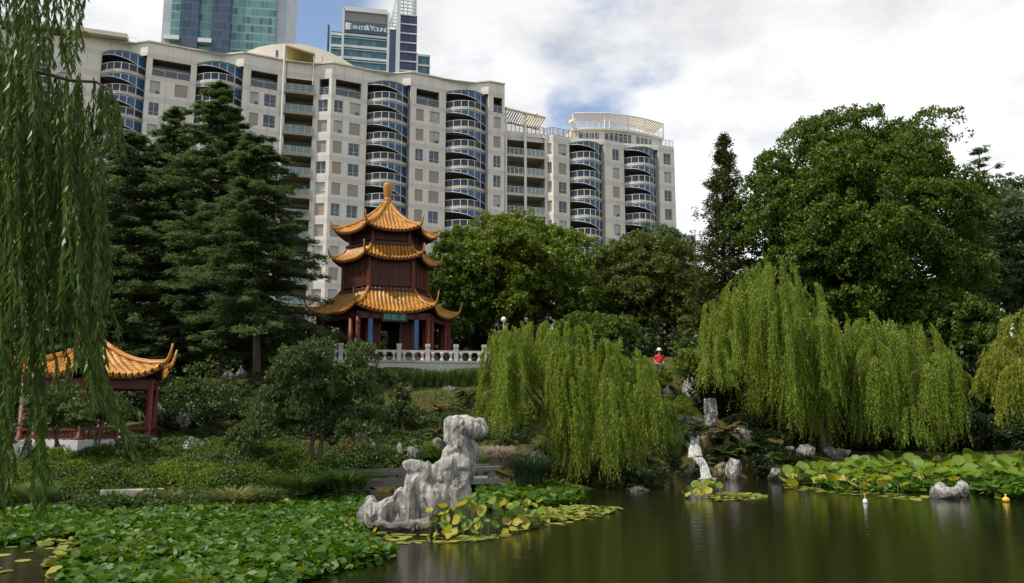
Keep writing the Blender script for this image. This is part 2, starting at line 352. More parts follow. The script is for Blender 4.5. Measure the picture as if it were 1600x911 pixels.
curt_m = plain('curtained_glass', (.26, .31, .32), .12, spec=.7, c2=(.40, .44, .43), scale=.9, stretch=(3, 3, .4))
win_glass = plain('window_glass', (.02, .045, .10), .12, spec=.45, c2=(.10, .15, .20), scale=.7)
tan_m = plain('tan_slat', (.50, .40, .22), .7); brown_m = plain('brown_rail', (.20, .12, .085), .6)
rw = random.Random(11)
def window(root, p0, d, n, a0, a1, zb, zt, look=None):
    """a window set 0.22 m back in its opening: frame and mullions, with a pane or a rolled shutter as sub-part"""
    P = lambda a, z, t: (p0.x+d.x*a-n.x*t, p0.y+d.y*a-n.y*t, z)
    look = look or rw.choices(('shutter', 'curtain', 'glass'), (.4, .36, .24))[0]
    f = MB(); t = .2
    for q in ((a0+.03, a0+.03, zb, zt), (a1-.03, a1-.03, zb, zt)): f.bar(P(q[0], q[2], t), P(q[1], q[3], t), .07, .07)
    for z in (zb+.035, zt-.035): f.bar(P(a0, z, t), P(a1, z, t), .07, .075)
    if look != 'shutter':
        f.bar(P((a0+a1)/2, zb, t), P((a0+a1)/2, zt, t), .07, .06); zm = zb+(zt-zb)*.3; f.bar(P(a0, zm, t), P(a1, zm, t), .065, .055)
    w_ = f.build('window', frame_m, root)
    g = MB(); q = .24 if look != 'shutter' else .17
    g.face([P(a0+.02, zb+.02, q), P(a1-.02, zb+.02, q), P(a1-.02, zt-.02, q), P(a0+.02, zt-.02, q)])
    if look == 'shutter':
        for i in range(1, 9):
            z = zb+(zt-zb)*i/9; g.bar(P(a0+.04, z, q-.012), P(a1-.04, z, q-.012), .02, .03)
        g.build('shutter', shut_m, w_)
    else:
        o = g.build('pane', curt_m if look == 'curtain' else win_glass, w_)
        if look == 'curtain' and rw.random() < .6:
            o2 = MB(); hw = (a1-a0)/2; o2.face([P(a0+hw+.04, zb+.1, q-.02), P(a1-.06, zb+.1, q-.02), P(a1-.06, zb+.55, q-.02), P(a0+hw+.04, zb+.55, q-.02)]); o2.build('pane', win_glass, w_)
def arc(sL, sR, tb, bulge, n=14, back=0.0):
    return [(sL+(sR-sL)*i/n, tb+bulge*(1-(2*i/n-1)**2)-back) for i in range(n+1)]
def rail_on(path, zf, h=1.1, posts=7, panel=None, rails=None, parent=None, name='railing', rmat=None, pmat=None, bars=0):
    """railing along plan points: handrail, foot rail, posts, glass panels or bars"""
    r = MB(); pts = [pl(s, t_) for s, t_ in path]
    for z in (zf+h, zf+.10): r.tube([(p.x, p.y, z) for p in pts], .045, 5)
    for i in range(1, bars+1): r.tube([(p.x, p.y, zf+.1+(h-.1)*i/(bars+1)) for p in pts], .03, 4)
    m_ = len(pts)-1
    for i in range(posts+1):
        x = i*m_/posts; k = min(int(x), m_-1); q = pts[k].lerp(pts[k+1], x-k); r.tube([(q.x, q.y, zf), (q.x, q.y, zf+h)], .05, 5)
    o = r.build(name, rmat or white_m, parent)
    if pmat:
        g = MB(); inn = [pl(s, t_-.05) for s, t_ in path]
        for i in range(m_):
            a, c = inn[i], inn[i+1]; g.face([(a.x, a.y, zf+.14), (c.x, c.y, zf+.14), (c.x, c.y, zf+h-.06), (a.x, a.y, zf+h-.06)])
        g.build('glass_panel', pmat, parent)
    return o
def bay(root, sL, sR, tb, ks, top_canopy=True):
    """a stack of bow-fronted balconies: each a slab with railing and a glass screen that sweeps down to one side"""
    k0 = ks[0]; zf = fl(k0); bulge = 1.75; ar = arc(sL, sR, tb, bulge)
    s = MB(); poly = [pl(a, t_) for a, t_ in ar]+[pl(sR, tb-1.6), pl(sL, tb-1.6)]
    s.prism(poly, zf-.34, zf); bal = s.build('balcony', slab_m, root)
    inn = [(a, t_-.1) for a, t_ in ar]
    rail_on(inn, zf, 1.1, 6, parent=bal, pmat=dglass)
    sc = MB(); e = MB(); m_ = len(inn)-1; zt = zf+FH-.45
    zb = lambda x: zt-.18-1.55*x**1.25
    for i in range(m_):
        a, c = pl(*inn[i]), pl(*inn[i+1]); sc.face([(a.x, a.y, zb(i/m_)), (c.x, c.y, zb((i+1)/m_)), (c.x, c.y, zt), (a.x, a.y, zt)])
    e.tube([(pl(*q).x, pl(*q).y, zb(i/m_)) for i, q in enumerate(inn)], .06, 5); e.tube([(pl(*q).x, pl(*q).y, zt-.03) for i, q in enumerate(inn)], .05, 5)
    for i in range(1, 7):
        x = i/6; j = min(int(x*m_), m_-1); q = pl(*inn[j]).lerp(pl(*inn[j+1]), x*m_-j); e.tube([(q.x, q.y, zb(x)), (q.x, q.y, zt)], .05, 5)
    sc.build('glass_screen', bglass, bal); e.build('screen_frame', white_m, bal)
    for k in ks[1:]: copy_part(bal, root, -FH*(k-k0))
    if top_canopy:
        c = MB(); ar2 = arc(sL-.1, sR+.1, tb, bulge+.15); c.prism([pl(a, t_) for a, t_ in ar2]+[pl(sR, tb-.6), pl(sL, tb-.6)], zf+FH-.44, zf+FH-.36); cn = c.build('canopy', gglass, root)
        g = MB()
        for i in range(1, 8):
            a = sL+(sR-sL)*i/8; t1 = tb+bulge*(1-(2*i/8-1)**2); p, q = pl(a, tb-.4), pl(a, t1+.05); g.bar((p.x, p.y, zf+FH-.3), (q.x, q.y, zf+FH-.33), .06, .08)
        g.build('canopy_rib', white_m, cn)
    return bal
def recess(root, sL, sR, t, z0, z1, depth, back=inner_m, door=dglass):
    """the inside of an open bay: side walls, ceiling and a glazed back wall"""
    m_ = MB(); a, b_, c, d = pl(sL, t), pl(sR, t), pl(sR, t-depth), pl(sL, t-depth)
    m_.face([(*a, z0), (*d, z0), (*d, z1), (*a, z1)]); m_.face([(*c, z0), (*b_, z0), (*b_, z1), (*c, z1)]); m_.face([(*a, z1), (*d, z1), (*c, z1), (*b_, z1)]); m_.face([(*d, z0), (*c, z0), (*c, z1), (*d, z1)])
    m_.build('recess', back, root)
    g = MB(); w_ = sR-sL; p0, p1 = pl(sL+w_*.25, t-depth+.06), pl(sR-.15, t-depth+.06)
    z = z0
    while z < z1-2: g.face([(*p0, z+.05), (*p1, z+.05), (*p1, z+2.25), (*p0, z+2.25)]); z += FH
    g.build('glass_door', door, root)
def block(name, label, corners, zfun, bays, winspec, base_s, depth, extra=None):
    pass

# --- the tall stepped block
A = empty('apartment_block', (*pl(sp(500), 0), G0), 'tall cream apartment block with stepped facade and stacks of bow-fronted glass balconies', 'apartment building')
ZT = 54.5
def face_spec(u0, t0, u1, t1, wins, ks, logg=None, v=170):
    """one facade face between two plan corners; wins: list of (uL, uR); logg: (uL, uR) top-floor loggia"""
    return dict(s0=sp(u0, v), t0=t0, s1=sp(u1, v), t1=t1, wins=[(sp(a, v), sp(c, v)) for a, c in wins], ks=ks, logg=[(sp(a, v), sp(c, v)) for a, c in (logg or [])])
bays = [(156, 229, 115), (305, 380, 130), (572, 639, 150), (695, 760, 165)]
faces = [face_spec(126, .9, 158, .3, [], range(1, 9), v=110),
         face_spec(229, 1.4, 306, .35, [(236, 252), (274, 294)], range(1, 9), [(238, 297)], v=140),
         face_spec(379, 1.4, 446, .35, [(391, 405), (413, 432)], range(1, 11), [(391, 433)], v=150),
         face_spec(489, .3, 516, 1.5, [(496, 511)], range(1, 12), [(497, 512)]),
         face_spec(516, 1.5, 573, .5, [(521, 535), (545.5, 562.5)], range(1, 12), [(522.5, 563)]),
         face_spec(639, 1.5, 696, .4, [(648, 660.5), (670, 686)], range(1, 10), [(648, 685)]),
         face_spec(759.5, 1.5, 785.5, 1.1, [(767.5, 779.5)], range(1, 10), [(767.5, 782)])]
wm = MB(); cop = MB()
for f_ in faces:
    p0, p1 = pl(f_['s0'], f_['t0']), pl(f_['s1'], f_['t1']); L = (p1-p0).length; d = (p1-p0)/L; n = Vector((d.y, -d.x)); ratio = L/(f_['s1']-f_['s0'])
    holes = []; wl = []
    for a, c in f_['wins']:
        a, c = (a-f_['s0'])*ratio, (c-f_['s0'])*ratio
        for k in f_['ks']:
            zb = fl(k)+.42; h_ = (a, c, zb, zb+1.85); holes.append(h_); wl.append(h_)
    for a, c in f_['logg']:
        a, c = (a-f_['s0'])*ratio, (c-f_['s0'])*ratio; holes.append((a, c, fl(0)-.1, fl(0)+2.35))
        q0, q1 = p0+d*a, p0+d*c
        mm = MB(); P = lambda x, z, tt: (p0.x+d.x*x-n.x*tt, p0.y+d.y*x-n.y*tt, z); z0, z1 = fl(0)-.1, fl(0)+2.35
        mm.face([P(a, z0, 2), P(c, z0, 2), P(c, z1, 2), P(a, z1, 2)]); mm.face([P(a, z0, .29), P(a, z1, .29), P(a, z1, 2), P(a, z0, 2)]); mm.face([P(c, z0, .29), P(c, z1, .29), P(c, z1, 2), P(c, z0, 2)])
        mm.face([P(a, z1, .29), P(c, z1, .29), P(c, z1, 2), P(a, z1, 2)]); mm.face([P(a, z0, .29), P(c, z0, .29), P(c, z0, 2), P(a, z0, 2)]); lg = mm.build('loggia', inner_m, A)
        gg = MB(); gg.face([P(a+.1, z0+.05, 1.9), P(c-.1, z0+.05, 1.9), P(c-.1, z1-.25, 1.9), P(a+.1, z1-.25, 1.9)]); gg.build('glass_door', curt_m, lg)
        rr = MB()
        for i in range(4): rr.bar(P(a, z0+.28+.27*i, .14), P(c, z0+.28+.27*i, .14), .05, .05 if i < 3 else .08)
        np_ = max(2, round((c-a)/1.6))
        for i in range(np_+1): x = a+.03+(c-a-.06)*i/np_; rr.bar(P(x, z0, .14), P(x, z0+1.1, .14), .06, .06)
        rr.build('railing', steel_m, lg)
        gg = MB(); gg.face([P(a, z0+.15, .17), P(c, z0+.15, .17), P(c, z0+.95, .17), P(a, z0+.95, .17)]); gg.build('glass_panel', dglass, lg)
    grid_wall(wm, p0, p1, G0, ZT, holes, .3)
    for a, c, zb, zt_ in wl: window(A, p0, d, n, a, c, zb, zt_)
# the steps between the faces: a wall behind each bow, coming forward to the next face
prof = []
for (u0, u1, v) in bays:
    sL, sR = sp(u0, v), sp(u1, v)
    nxt = [f_ for f_ in faces if abs(f_['s0']-sR) < 1.2]; prv = [f_ for f_ in faces if abs(f_['s1']-sL) < 1.2]
    tR = nxt[0]['t0'] if nxt else 1.4; tL = prv[0]['t1'] if prv else .3; a1 = nxt[0]['s0'] if nxt else sR; a0 = prv[0]['s1'] if prv else sL
    mid = a0+(a1-a0)*.5; tm = tL-.65
    # parapet above the bow follows the facade, steps forward to the next face; the opening below is deep
    zc_ = fl(0)+FH-.46
    for q0, q1 in (((a0, tL), (mid, tm)), ((mid, tm), (a1, tR))):
        x0, x1 = pl(*q0), pl(*q1); wm.face([(*x0, zc_), (*x1, zc_), (*x1, ZT), (*x0, ZT)])
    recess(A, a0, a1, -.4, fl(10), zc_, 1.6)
    for (aa, tt) in ((a0, tL), (a1, tR)):
        x0, x1 = pl(aa, tt), pl(aa, -.4); wm.face([(*x0, G0), (*x1, G0), (*x1, zc_), (*x0, zc_)])
    bay(A, sL+.1, sR-.1, .15, range(0, 11 if u0 > 500 else 8))
    prof.append((a0, tL, mid, tm, a1, tR))
# open balcony stack with pole beside the corner
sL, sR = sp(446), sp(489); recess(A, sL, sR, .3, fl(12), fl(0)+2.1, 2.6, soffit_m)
x0, x1 = pl(sL, .34), pl(sR, .29); wm.face([(*x0, fl(0)+2.1), (*x1, fl(0)+2.1), (*x1, ZT), (*x0, ZT)])
s = MB(); s.prism([pl(sL-.3, .9), pl(sR, .9), pl(sR, -2.2), pl(sL-.3, -2.2)], fl(0)-.32, fl(0)); bo = s.build('balcony', soffit_m, A)
rail_on([(sL-.2, .8), (sR-.1, .8)], fl(0), 1.1, 4, parent=bo, pmat=gglass, rmat=steel_m, bars=2)
for k in range(1, 11): copy_part(bo, A, -FH*k)
p = pl(sL-.45, 1.1); s = MB(); s.tube([(*p, G0), (*p, ZT+2.3)], .16, 8); q = pl(sR-.2, .9); s.tube([(*q, fl(0)+1.2), (*q, ZT+1.1)], .08, 6); s.build('pole', white_m, A)
s = MB()
for i in range(13):
    a = sL-.4+(sR-sL+.3)*i/12; p, q = pl(a, 1.2), pl(a, -2.8); s.bar((*p, ZT+2.2-.07*i), (*q, ZT+.4-.07*i), .13, .18)
for t_ in (1.1, -2.7):
    p, q = pl(sL-.4, t_), pl(sR-.1, t_); z = ZT+2.15 if t_ > 0 else ZT+.45; s.bar((*p, z), (*q, z-.8), .1, .25)
aw = s.build('awning', tan_m, A)
s = MB(); a, b_, c, d_ = pl(sL-.35, 1.0), pl(sR-.1, 1.0), pl(sR-.1, -2.6), pl(sL-.35, -2.6); s.face([(*a, ZT+2.25), (*b_, ZT+1.42), (*c, ZT-.3), (*d_, ZT+.55)]); s.build('awning_sheet', plain('yellow_sheet', (.42, .36, .10), .6), aw)
# far end behind the willow: set-back bay with deep eave
uq = (-40, 40, 80, 126); q0, q1 = pl(sp(-60, 110), .9), pl(sp(126, 110), .9); L = (q1-q0).length; d = (q1-q0)/L; n = Vector((d.y, -d.x))
hw = []; lw = []
for k in range(0, 9):
    a, c = sp(38, 110)-sp(-60, 110), sp(82, 110)-sp(-60, 110); hw.append((a, c, fl(k), fl(k)+2.5)); lw.append(k)
    a2, c2 = sp(96, 110)-sp(-60, 110), sp(112, 110)-sp(-60, 110); hw.append((a2, c2, fl(k)+.5, fl(k)+2.3)); a3, c3 = sp(-20, 110)-sp(-60, 110), sp(0, 110)-sp(-60, 110); hw.append((a3, c3, fl(k)+.5, fl(k)+2.3))
grid_wall(wm, q0, q1, G0, ZT-.4, hw, .3)
for k in range(0, 4):
    window(A, q0, d, n, a2, c2, fl(k)+.5, fl(k)+2.3, 'curtain'); window(A, q0, d, n, a3, c3, fl(k)+.5, fl(k)+2.3)
recess(A, sp(38, 110), sp(82, 110), .6, fl(8), fl(0)+2.5, 2, soffit_m)
s = MB(); s.prism([pl(sp(37, 110), 1.9), pl(sp(83, 110), 1.9), pl(sp(83, 110), -1), pl(sp(37, 110), -1)], fl(0)-.3, fl(0)); bo = s.build('balcony', slab_m, A); rail_on([(sp(37.5, 110), 1.8), (sp(82.5, 110), 1.8)], fl(0), 1.1, 5, parent=bo, pmat=dglass)
for k in range(1, 5): copy_part(bo, A, -FH*k)
s = MB(); s.prism([pl(sp(-60, 110), 3), pl(sp(200, 90), 1.8), pl(sp(200, 90), -8), pl(sp(-60, 110), -8)], ZT+.1, ZT+.7); ev = s.build('eave', cream, A)
s = MB()
for i in range(16):
    a = sp(-50, 110)+(sp(135, 110)-sp(-50, 110))*i/15; s.bar((*pl(a, 2.6), ZT+.02), (*pl(a, -1), ZT+.02), .5, .12)
s.build('rafter', tan_m, ev)
# coping along the parapet, the roof and the plain rear
line = [(sp(-60, 110), .9), (faces[0]['s0'], .9), (faces[0]['s1'], faces[0]['t1'])]
for i, pf in enumerate(prof):
    line += [(pf[0], pf[1]), (pf[2], pf[3]), (pf[4], pf[5])]
    if i == 1: line += [(sp(446), .34), (sp(489), .29), (sp(516), 1.5)]
line += [(sp(785.5), 1.1)]
for i in range(len(line)-1):
    a, b_ = pl(line[i][0], line[i][1]+.02), pl(line[i+1][0], line[i+1][1]+.02)
    if (a-b_).length > .2: cop.bar((*a, ZT+.09+.001*i), (*b_, ZT+.09+.001*i), .5, .2)
cop.build('coping', cream, A)
xe = pl(sp(785.5), 1.1); xb = pl(sp(785.5), -17); xa = pl(sp(-60, 110), .9); xc = pl(sp(-60, 110), -17)
wm.face([(*xe, G0), (*xb, G0), (*xb, ZT), (*xe, ZT)]); wm.face([(*xb, G0), (*xc, G0), (*xc, ZT), (*xb, ZT)]); wm.face([(*xc, G0), (*xa, G0), (*xa, ZT), (*xc, ZT)])
wm.face([(*pl(l[0], l[1]-.1), ZT-.05) for l in (line[0], line[-1])]+[(*xb, ZT-.05), (*xc, ZT-.05)])
wm.build('wall', wall_m, A)
r_ = MB(); a, c = sp(168, 60), sp(208, 60)
for z in (ZT+1.3, ZT+1.9): r_.tube([(*pl(a, -2), z), (*pl(c, -2), z)], .06, 5)
for i in range(4): p = pl(a+(c-a)*i/3, -2); r_.tube([(*p, ZT), (*p, ZT+1.9)], .06, 5)
r_.build('roof_rail', white_m, A)
# --- drum-shaped attic behind the parapet
def facoff(u, v, t_):
    """the point seen at u, v on the plane t_ metres proud of the facade"""
    d = ray(u, v); p0_ = pl(S0, t_); k = (p0_.x*FN.x+p0_.y*FN.y)/(d[0]*FN.x+d[1]*FN.y); q = d*k; return Vector((q[0], q[1], q[2]+EYE))
dm = MB(); ol = [(364, 100), (372, 90), (386, 80.5), (404, 73.5), (424, 69.5), (446, 68), (470, 69), (494, 74), (516, 82), (535, 92), (550, 101), (562, 111), (571, 124)]
ol2 = []
for i in range(len(ol)-1):
    for q in range(3): ol2.append((ol[i][0]+(ol[i+1][0]-ol[i][0])*q/3, ol[i][1]+(ol[i+1][1]-ol[i][1])*q/3))
ol2.append(ol[-1]); Fv = []
for i, (u, v) in enumerate(ol2):
    x = i/(len(ol2)-1); a = facoff(u, v, -15+2.5*(1-(2*x-1)**2)); Fv.append((Vector((a.x, a.y)), Vector((a.x, a.y))-FN*9, a.z))
for i in range(len(Fv)-1):
    (a, a2, z), (c, c2, y) = Fv[i], Fv[i+1]
    dm.face([(*a, ZT-3), (*c, ZT-3), (*c, y), (*a, z)]); dm.face([(*a, z), (*c, y), (*c2, y-.3), (*a2, z-.3)]); dm.face([(*c2, ZT-3), (*a2, ZT-3), (*a2, z-.3), (*c2, y-.3)])
at_ = dm.build('attic', cream, A)
for i, (u, v) in enumerate(((390, 92), (402, 87), (417, 85), (433, 84), (450, 83), (468, 83.5), (485, 86), (502, 92), (518, 97), (534, 102), (546, 107), (556, 111))):
    x = (u-364)/207; p = facoff(u, v, -15+2.5*(1-(2*x-1)**2)+.05); f = MB(); f.box((p.x, p.y, p.z), (.42, .16, 1.15), TH); f.build('window', win_glass if i not in (4, 5, 6) else curt_m, at_)

# --- the lower block with roof terrace
B = empty('terrace_block', (*pl(sp(920, 250), 0), G0), 'lower cream apartment block whose roof terrace has slatted tan pergolas', 'apartment building')
ZB = fac(862, 214)[1]
wm = MB(); V = 260
fB = [dict(u0=850.5, t0=.1, u1=861, t1=1.1, w=[(853.5, 859)]), dict(u0=861, t0=1.1, u1=888.5, t1=.4, w=[(870, 883.5)]),
      dict(u0=940, t0=1.3, u1=973.5, t1=.4, w=[(953.5, 965.5)]), dict(u0=1024, t0=1.3, u1=1050, t1=.9, w=[(1032, 1044)])]
for f_ in fB:
    p0, p1 = pl(sp(f_['u0'], V), f_['t0']), pl(sp(f_['u1'], V), f_['t1']); L = (p1-p0).length; d = (p1-p0)/L; n = Vector((d.y, -d.x)); rt = L/(sp(f_['u1'], V)-sp(f_['u0'], V))
    hs_ = []
    for a, c in f_['w']:
        a, c = (sp(a, V)-sp(f_['u0'], V))*rt, (sp(c, V)-sp(f_['u0'], V))*rt
        for k in range(2, 10): hs_.append((a, c, fl(k)+.42, fl(k)+2.27))
    top = ZB if f_['u0'] < 1000 else ZB
    grid_wall(wm, p0, p1, G0, top, hs_, .3)
    for h_ in hs_: window(B, p0, d, n, *h_)
for (u0, u1, tL, tR) in ((888.5, 940, .4, 1.3), (973.5, 1024, .4, 1.3)):
    sL, sR = sp(u0, V), sp(u1, V); zc_ = fl(2)+FH-.46
    x0, x1 = pl(sL, tL), pl(sR, tR); wm.face([(*x0, zc_), (*x1, zc_), (*x1, ZB), (*x0, ZB)])
    for (aa, tt) in ((sL, tL), (sR, tR)):
        y0, y1 = pl(aa, tt), pl(aa, -.5); wm.face([(*y0, G0), (*y1, G0), (*y1, zc_), (*y0, zc_)])
    recess(B, sL, sR, -.5, fl(10), zc_, 1.5); bay(B, sL+.1, sR-.05, .2, range(2, 10))
# open stack, two balconies wide
sL, sM, sR = sp(786.5, V), sp(820, V), sp(850.5, V); tb = -.3
recess(B, sL, sR, tb, fl(9), fl(2)+2.55, 3.2, soffit_m)
x0, x1 = pl(sL, tb+.05), pl(sR, tb+.05); zpar = fl(1)+.75; wm.face([(*x0, fl(2)+2.5), (*x1, fl(2)+2.5), (*x1, zpar), (*x0, zpar)])
for (a, c) in ((sL+.35, sM-.35), (sM+.35, sR-.1)):
    s = MB(); s.prism([pl(a-.3, tb+.55), pl(c+.3, tb+.55), pl(c+.3, tb-3), pl(a-.3, tb-3)], fl(2)-.33, fl(2)); bo = s.build('balcony', slab_m, B)
    rail_on([(a, tb+.45), (c, tb+.45)], fl(2), 1.1, 4, parent=bo, pmat=gglass if a > sM else None, rmat=white_m, bars=4)
    for k in range(3, 8): copy_part(bo, B, -FH*(k-2))
s = MB(); p = pl(sM, tb+.6); s.tube([(*p, G0), (*p, zpar+3.0)], .22, 10); s.build('pillar', white_m, B); s = MB(); p = pl(sL+.25, tb+.9); s.tube([(*p, G0), (*p, zpar+3.6)], .17, 8); s.build('pole', white_m, B)
rail_on([(sL, tb), (sR, tb)], zpar, 1.25, 10, parent=B, rmat=brown_m, bars=5)
s = MB()
for i in range(18):
    a = sL+.1+(sR-sL-.2)*i/17; s.bar((*pl(a, tb+1.2), zpar+3.4-.05*i), (*pl(a, tb-2.5), zpar+2.7-.05*i), .14, .2)
for t_, z in ((tb+1.1, zpar+3.25), (tb-2.4, zpar+2.55)): s.bar((*pl(sL, t_), z), (*pl(sR, t_), z-.85), .12, .25)
s.build('pergola', tan_m, B)
rail_on([(sp(850.5, V), .1), (sp(861, V), 1.0), (sp(888, V), .3), (sp(905, V), .3)], ZB, 1.25, 9, parent=B, rmat=brown_m, bars=5)
# side, rear, roof
e0, e1 = pl(sp(1050, V), .9), pl(sp(1050, V), -18); g0, g1 = pl(sp(786.5, V), -.3), pl(sp(786.5, V), -18)
wm.face([(*e0, G0), (*e1, G0), (*e1, ZB), (*e0, ZB)]); wm.face([(*e1, G0), (*g1, G0), (*g1, ZB), (*e1, ZB)])
wm.face([(*e0, ZB-.3), (*e1, ZB-.3), (*g1, ZB-.3), (*g0, ZB-.3)])
wm.build('wall', wall_m, B)
rail_on([(sp(905, V), .3), (sp(940, V), 1.1), (sp(973, V), .3), (sp(1024, V), 1.1), (sp(1049, V), .8)], ZB, 1.15, 16, parent=B, rmat=steel_m, bars=4)
# penthouse with its own bowed roof terrace
sa, sb = sp(903, 230), sp(1047, 230); ar = [(sa+(sb-sa)*i/20, -3.0+2.3*(1-(2*i/20-.86)**2 if i/20 < .43 else 1-((i/20-.43)/.57)**2*.9)) for i in range(21)]
ph = MB(); poly = [pl(*q) for q in ar]+[pl(sb, -15), pl(sa, -15)]; ph.prism(poly, ZB-.2, ZB+2.3); po = ph.build('penthouse', cream, B)
for i0, i1 in ((1, 3), (3, 5), (6, 8), (8, 12), (13, 17)):
    g = MB()
    for i in range(i0, i1):
        a, c = pl(ar[i][0]+.15, ar[i][1]+.06), pl(ar[i+1][0]-.05, ar[i+1][1]+.06); g.face([(*a, ZB+.2), (*c, ZB+.2), (*c, ZB+1.95), (*a, ZB+1.95)])
    g.build('window', dglass, po)
s = MB(); s.prism([pl(a, t_+.5) for a, t_ in ar]+[pl(sb, -15), pl(sa, -15)], ZB+2.32, ZB+2.65); s.build('roof_slab', cream, po)
rail_on([(a, t_+.3) for a, t_ in ar], ZB+2.65, 1.0, 16, parent=po, rmat=white_m, bars=3)
s = MB()
for i in range(0, 37):
    x = i/36*20; j = min(int(x), 19); a = ar[j][0]+(ar[j+1][0]-ar[j][0])*(x-j); t_ = ar[j][1]+(ar[j+1][1]-ar[j][1])*(x-j); s.bar((*pl(a, t_+.5), ZB+5.05), (*pl(a, t_-3.2), ZB+4.75), .2, .1)
s.build('pergola', tan_m, po)
s = MB(); s.tube([(*pl(a, t_+.55), ZB+5.12) for a, t_ in ar], .11, 6)
for i in (0, 6, 7, 11, 15, 20): p = pl(ar[i][0], ar[i][1]+.4); s.tube([(*p, ZB+2.5), (*p, ZB+5.1)], .14, 7)
for i in (2, 9, 13, 18): p = pl(ar[i][0], ar[i][1]-2.8); s.tube([(*p, ZB+2.5), (*p, ZB+4.75)], .12, 7)
s.build('pergola_post', white_m, po)
globe_m = plain('white_globe', (.8, .8, .8), .3)
def roof_lamp(u, vt, t_, zb, label):
    s1, z = fac(u, vt); p = pl(s1, t_); o = empty('terrace_lamp', (*p, zb), label, 'lamp', 'globe lamps on the roof terrace')
    m_ = MB(); m_.tube([(*p, zb), (*p, z-.3)], .09, 7); m_.build('post', white_m, o); m_ = MB(); m_.lathe((p.x, p.y, z-.3), [(.12, -.05), (.36, .1), (.47, .4), (.36, .68), (.1, .8)], 12); m_.build('globe', globe_m, o, smooth=True)
roof_lamp(792, 158, -4, ZB-.3, 'white globe lamp on the roof terrace beside the tall block'); roof_lamp(846, 170, -3, ZB-.3, 'white globe lamp on the roof terrace at the end of the flat tan pergola')
roof_lamp(898, 187, -1.5, ZB-.3, 'white globe lamp on the roof terrace in front of the brown railing'); roof_lamp(907, 180, -3, ZB-.3, 'white globe lamp at the near end of the curved pergola')

# ------------------------------------------------------------------ towers behind
def tower_pl(Y, th):
    d = Vector((math.cos(th), math.sin(th)));
    def f(u, v):
        r = ray(u, v); tt = Y/(r[1]-math.tan(th)*r[0]); q = r*tt; return Vector((q[0], q[1])), q[2]+EYE
    return f, d, Vector((math.sin(th), -math.cos(th)))
f, d, n = tower_pl(290, R(8))
pT = f(350, 60)[0]; T = empty('glass_tower', (pT.x, pT.y, 7), 'tall teal glass skyscraper with dark vertical bays rising behind the roofline', 'skyscraper')
ztop = 7+185
teal = glass_grid('teal_curtain_wall', [(.10, .24, .25), (.12, .28, .28), (.08, .21, .23), (.15, .31, .30), (.05, .13, .17), (.11, .26, .27)], (.22, .33, .33), 1.5, 3.2, .12, .7)
navy = glass_grid('navy_curtain_wall', [(.03, .06, .11), (.04, .075, .13), (.055, .09, .14)], (.07, .10, .15), 1.5, 3.2, .10, .4)
pale = glass_grid('pale_panel_wall', [(.42, .46, .52), (.45, .49, .55), (.40, .44, .50)], (.36, .40, .47), 3, 3.2, .06, .2, rough=.5)
for (u0, u1, t_, mt, nm) in ((253, 267.5, 0, pale, 'pale_wing'), (267.5, 283, 1.0, teal, 'glass_bay'), (283, 312, 2.2, navy, 'dark_bay'), (312, 333, .6, teal, 'glass_bay'), (333, 361.5, 2.2, navy, 'dark_bay'), (361.5, 431, 1.0, teal, 'glass_bay'), (431, 446.5, 0, pale, 'pale_wing')):
    a, c = f(u0, 45)[0], f(u1, 45)[0]; mb = MB(); mb.prism([(a.x+n.x*t_, a.y+n.y*t_), (c.x+n.x*t_, c.y+n.y*t_), (c.x-n.x*28, c.y-n.y*28), (a.x-n.x*28, a.y-n.y*28)], 7, ztop+t_*.5); mb.build(nm, mt, T)
wb = plain('white_band', (.66, .70, .70), .5)
for u0, u1, v in ((259, 283, 63), (312, 333, 68)):
    a, z = f(u0, v); c, _ = f(u1, v); mb = MB(); mb.prism([(a.x+n.x*3, a.y+n.y*3), (c.x+n.x*3, c.y+n.y*3), (c.x+n.x*.5, c.y+n.y*.5), (a.x+n.x*.5, a.y+n.y*.5)], z-.7, z+.8); mb.build('white_ledge', wb, T)
# office tower with sign
f, d, n = tower_pl(235, R(12))
pT = f(580, 90)[0]; O = empty('office_tower', (pT.x, pT.y, 7), 'blue banded office tower with a lettered sign and white roof frame', 'skyscraper')
def Pn(p, t_): return (p.x+n.x*t_, p.y+n.y*t_)
def slab(u0, u1, vt, t0, t1, mt, nm, vb=None, vr=70):
    a, c = f(u0, vr)[0], f(u1, vr)[0]; z1 = f((u0+u1)/2, vt)[1]; z0 = 7 if vb is None else f((u0+u1)/2, vb)[1]
    mb = MB(); mb.prism([Pn(a, t0), Pn(c, t0), Pn(c, t1), Pn(a, t1)], z0, z1); return mb.build(nm, mt, O)
blue = glass_grid('blue_office_glass', [(.045, .15, .22), (.06, .18, .25), (.035, .11, .18), (.08, .20, .26)], (.03, .09, .15), 1.3, 3.6, .1, .1)
deep = glass_grid('deep_blue_glass', [(.02, .035, .11), (.03, .05, .15), (.015, .03, .09)], (.02, .03, .08), 1.3, 3.6, .15, .1)
mid_b = glass_grid('mid_blue_glass', [(.06, .12, .26), (.07, .14, .30)], (.14, .2, .32), 1.3, 1.8, .1, .2)
off_w = plain('white_cladding', (.62, .66, .67), .5)
slab(517, 534, 48, -.5, -22, blue, 'glass_wing'); slab(534, 606, 36, 0, -24, blue, 'glass_front'); slab(606, 618.5, 42, -1.5, -20, mid_b, 'glass_link'); slab(624, 651, 23, .3, -20, deep, 'glass_block'); slab(651, 672.5, 84, -1, -18, blue, 'glass_wing')
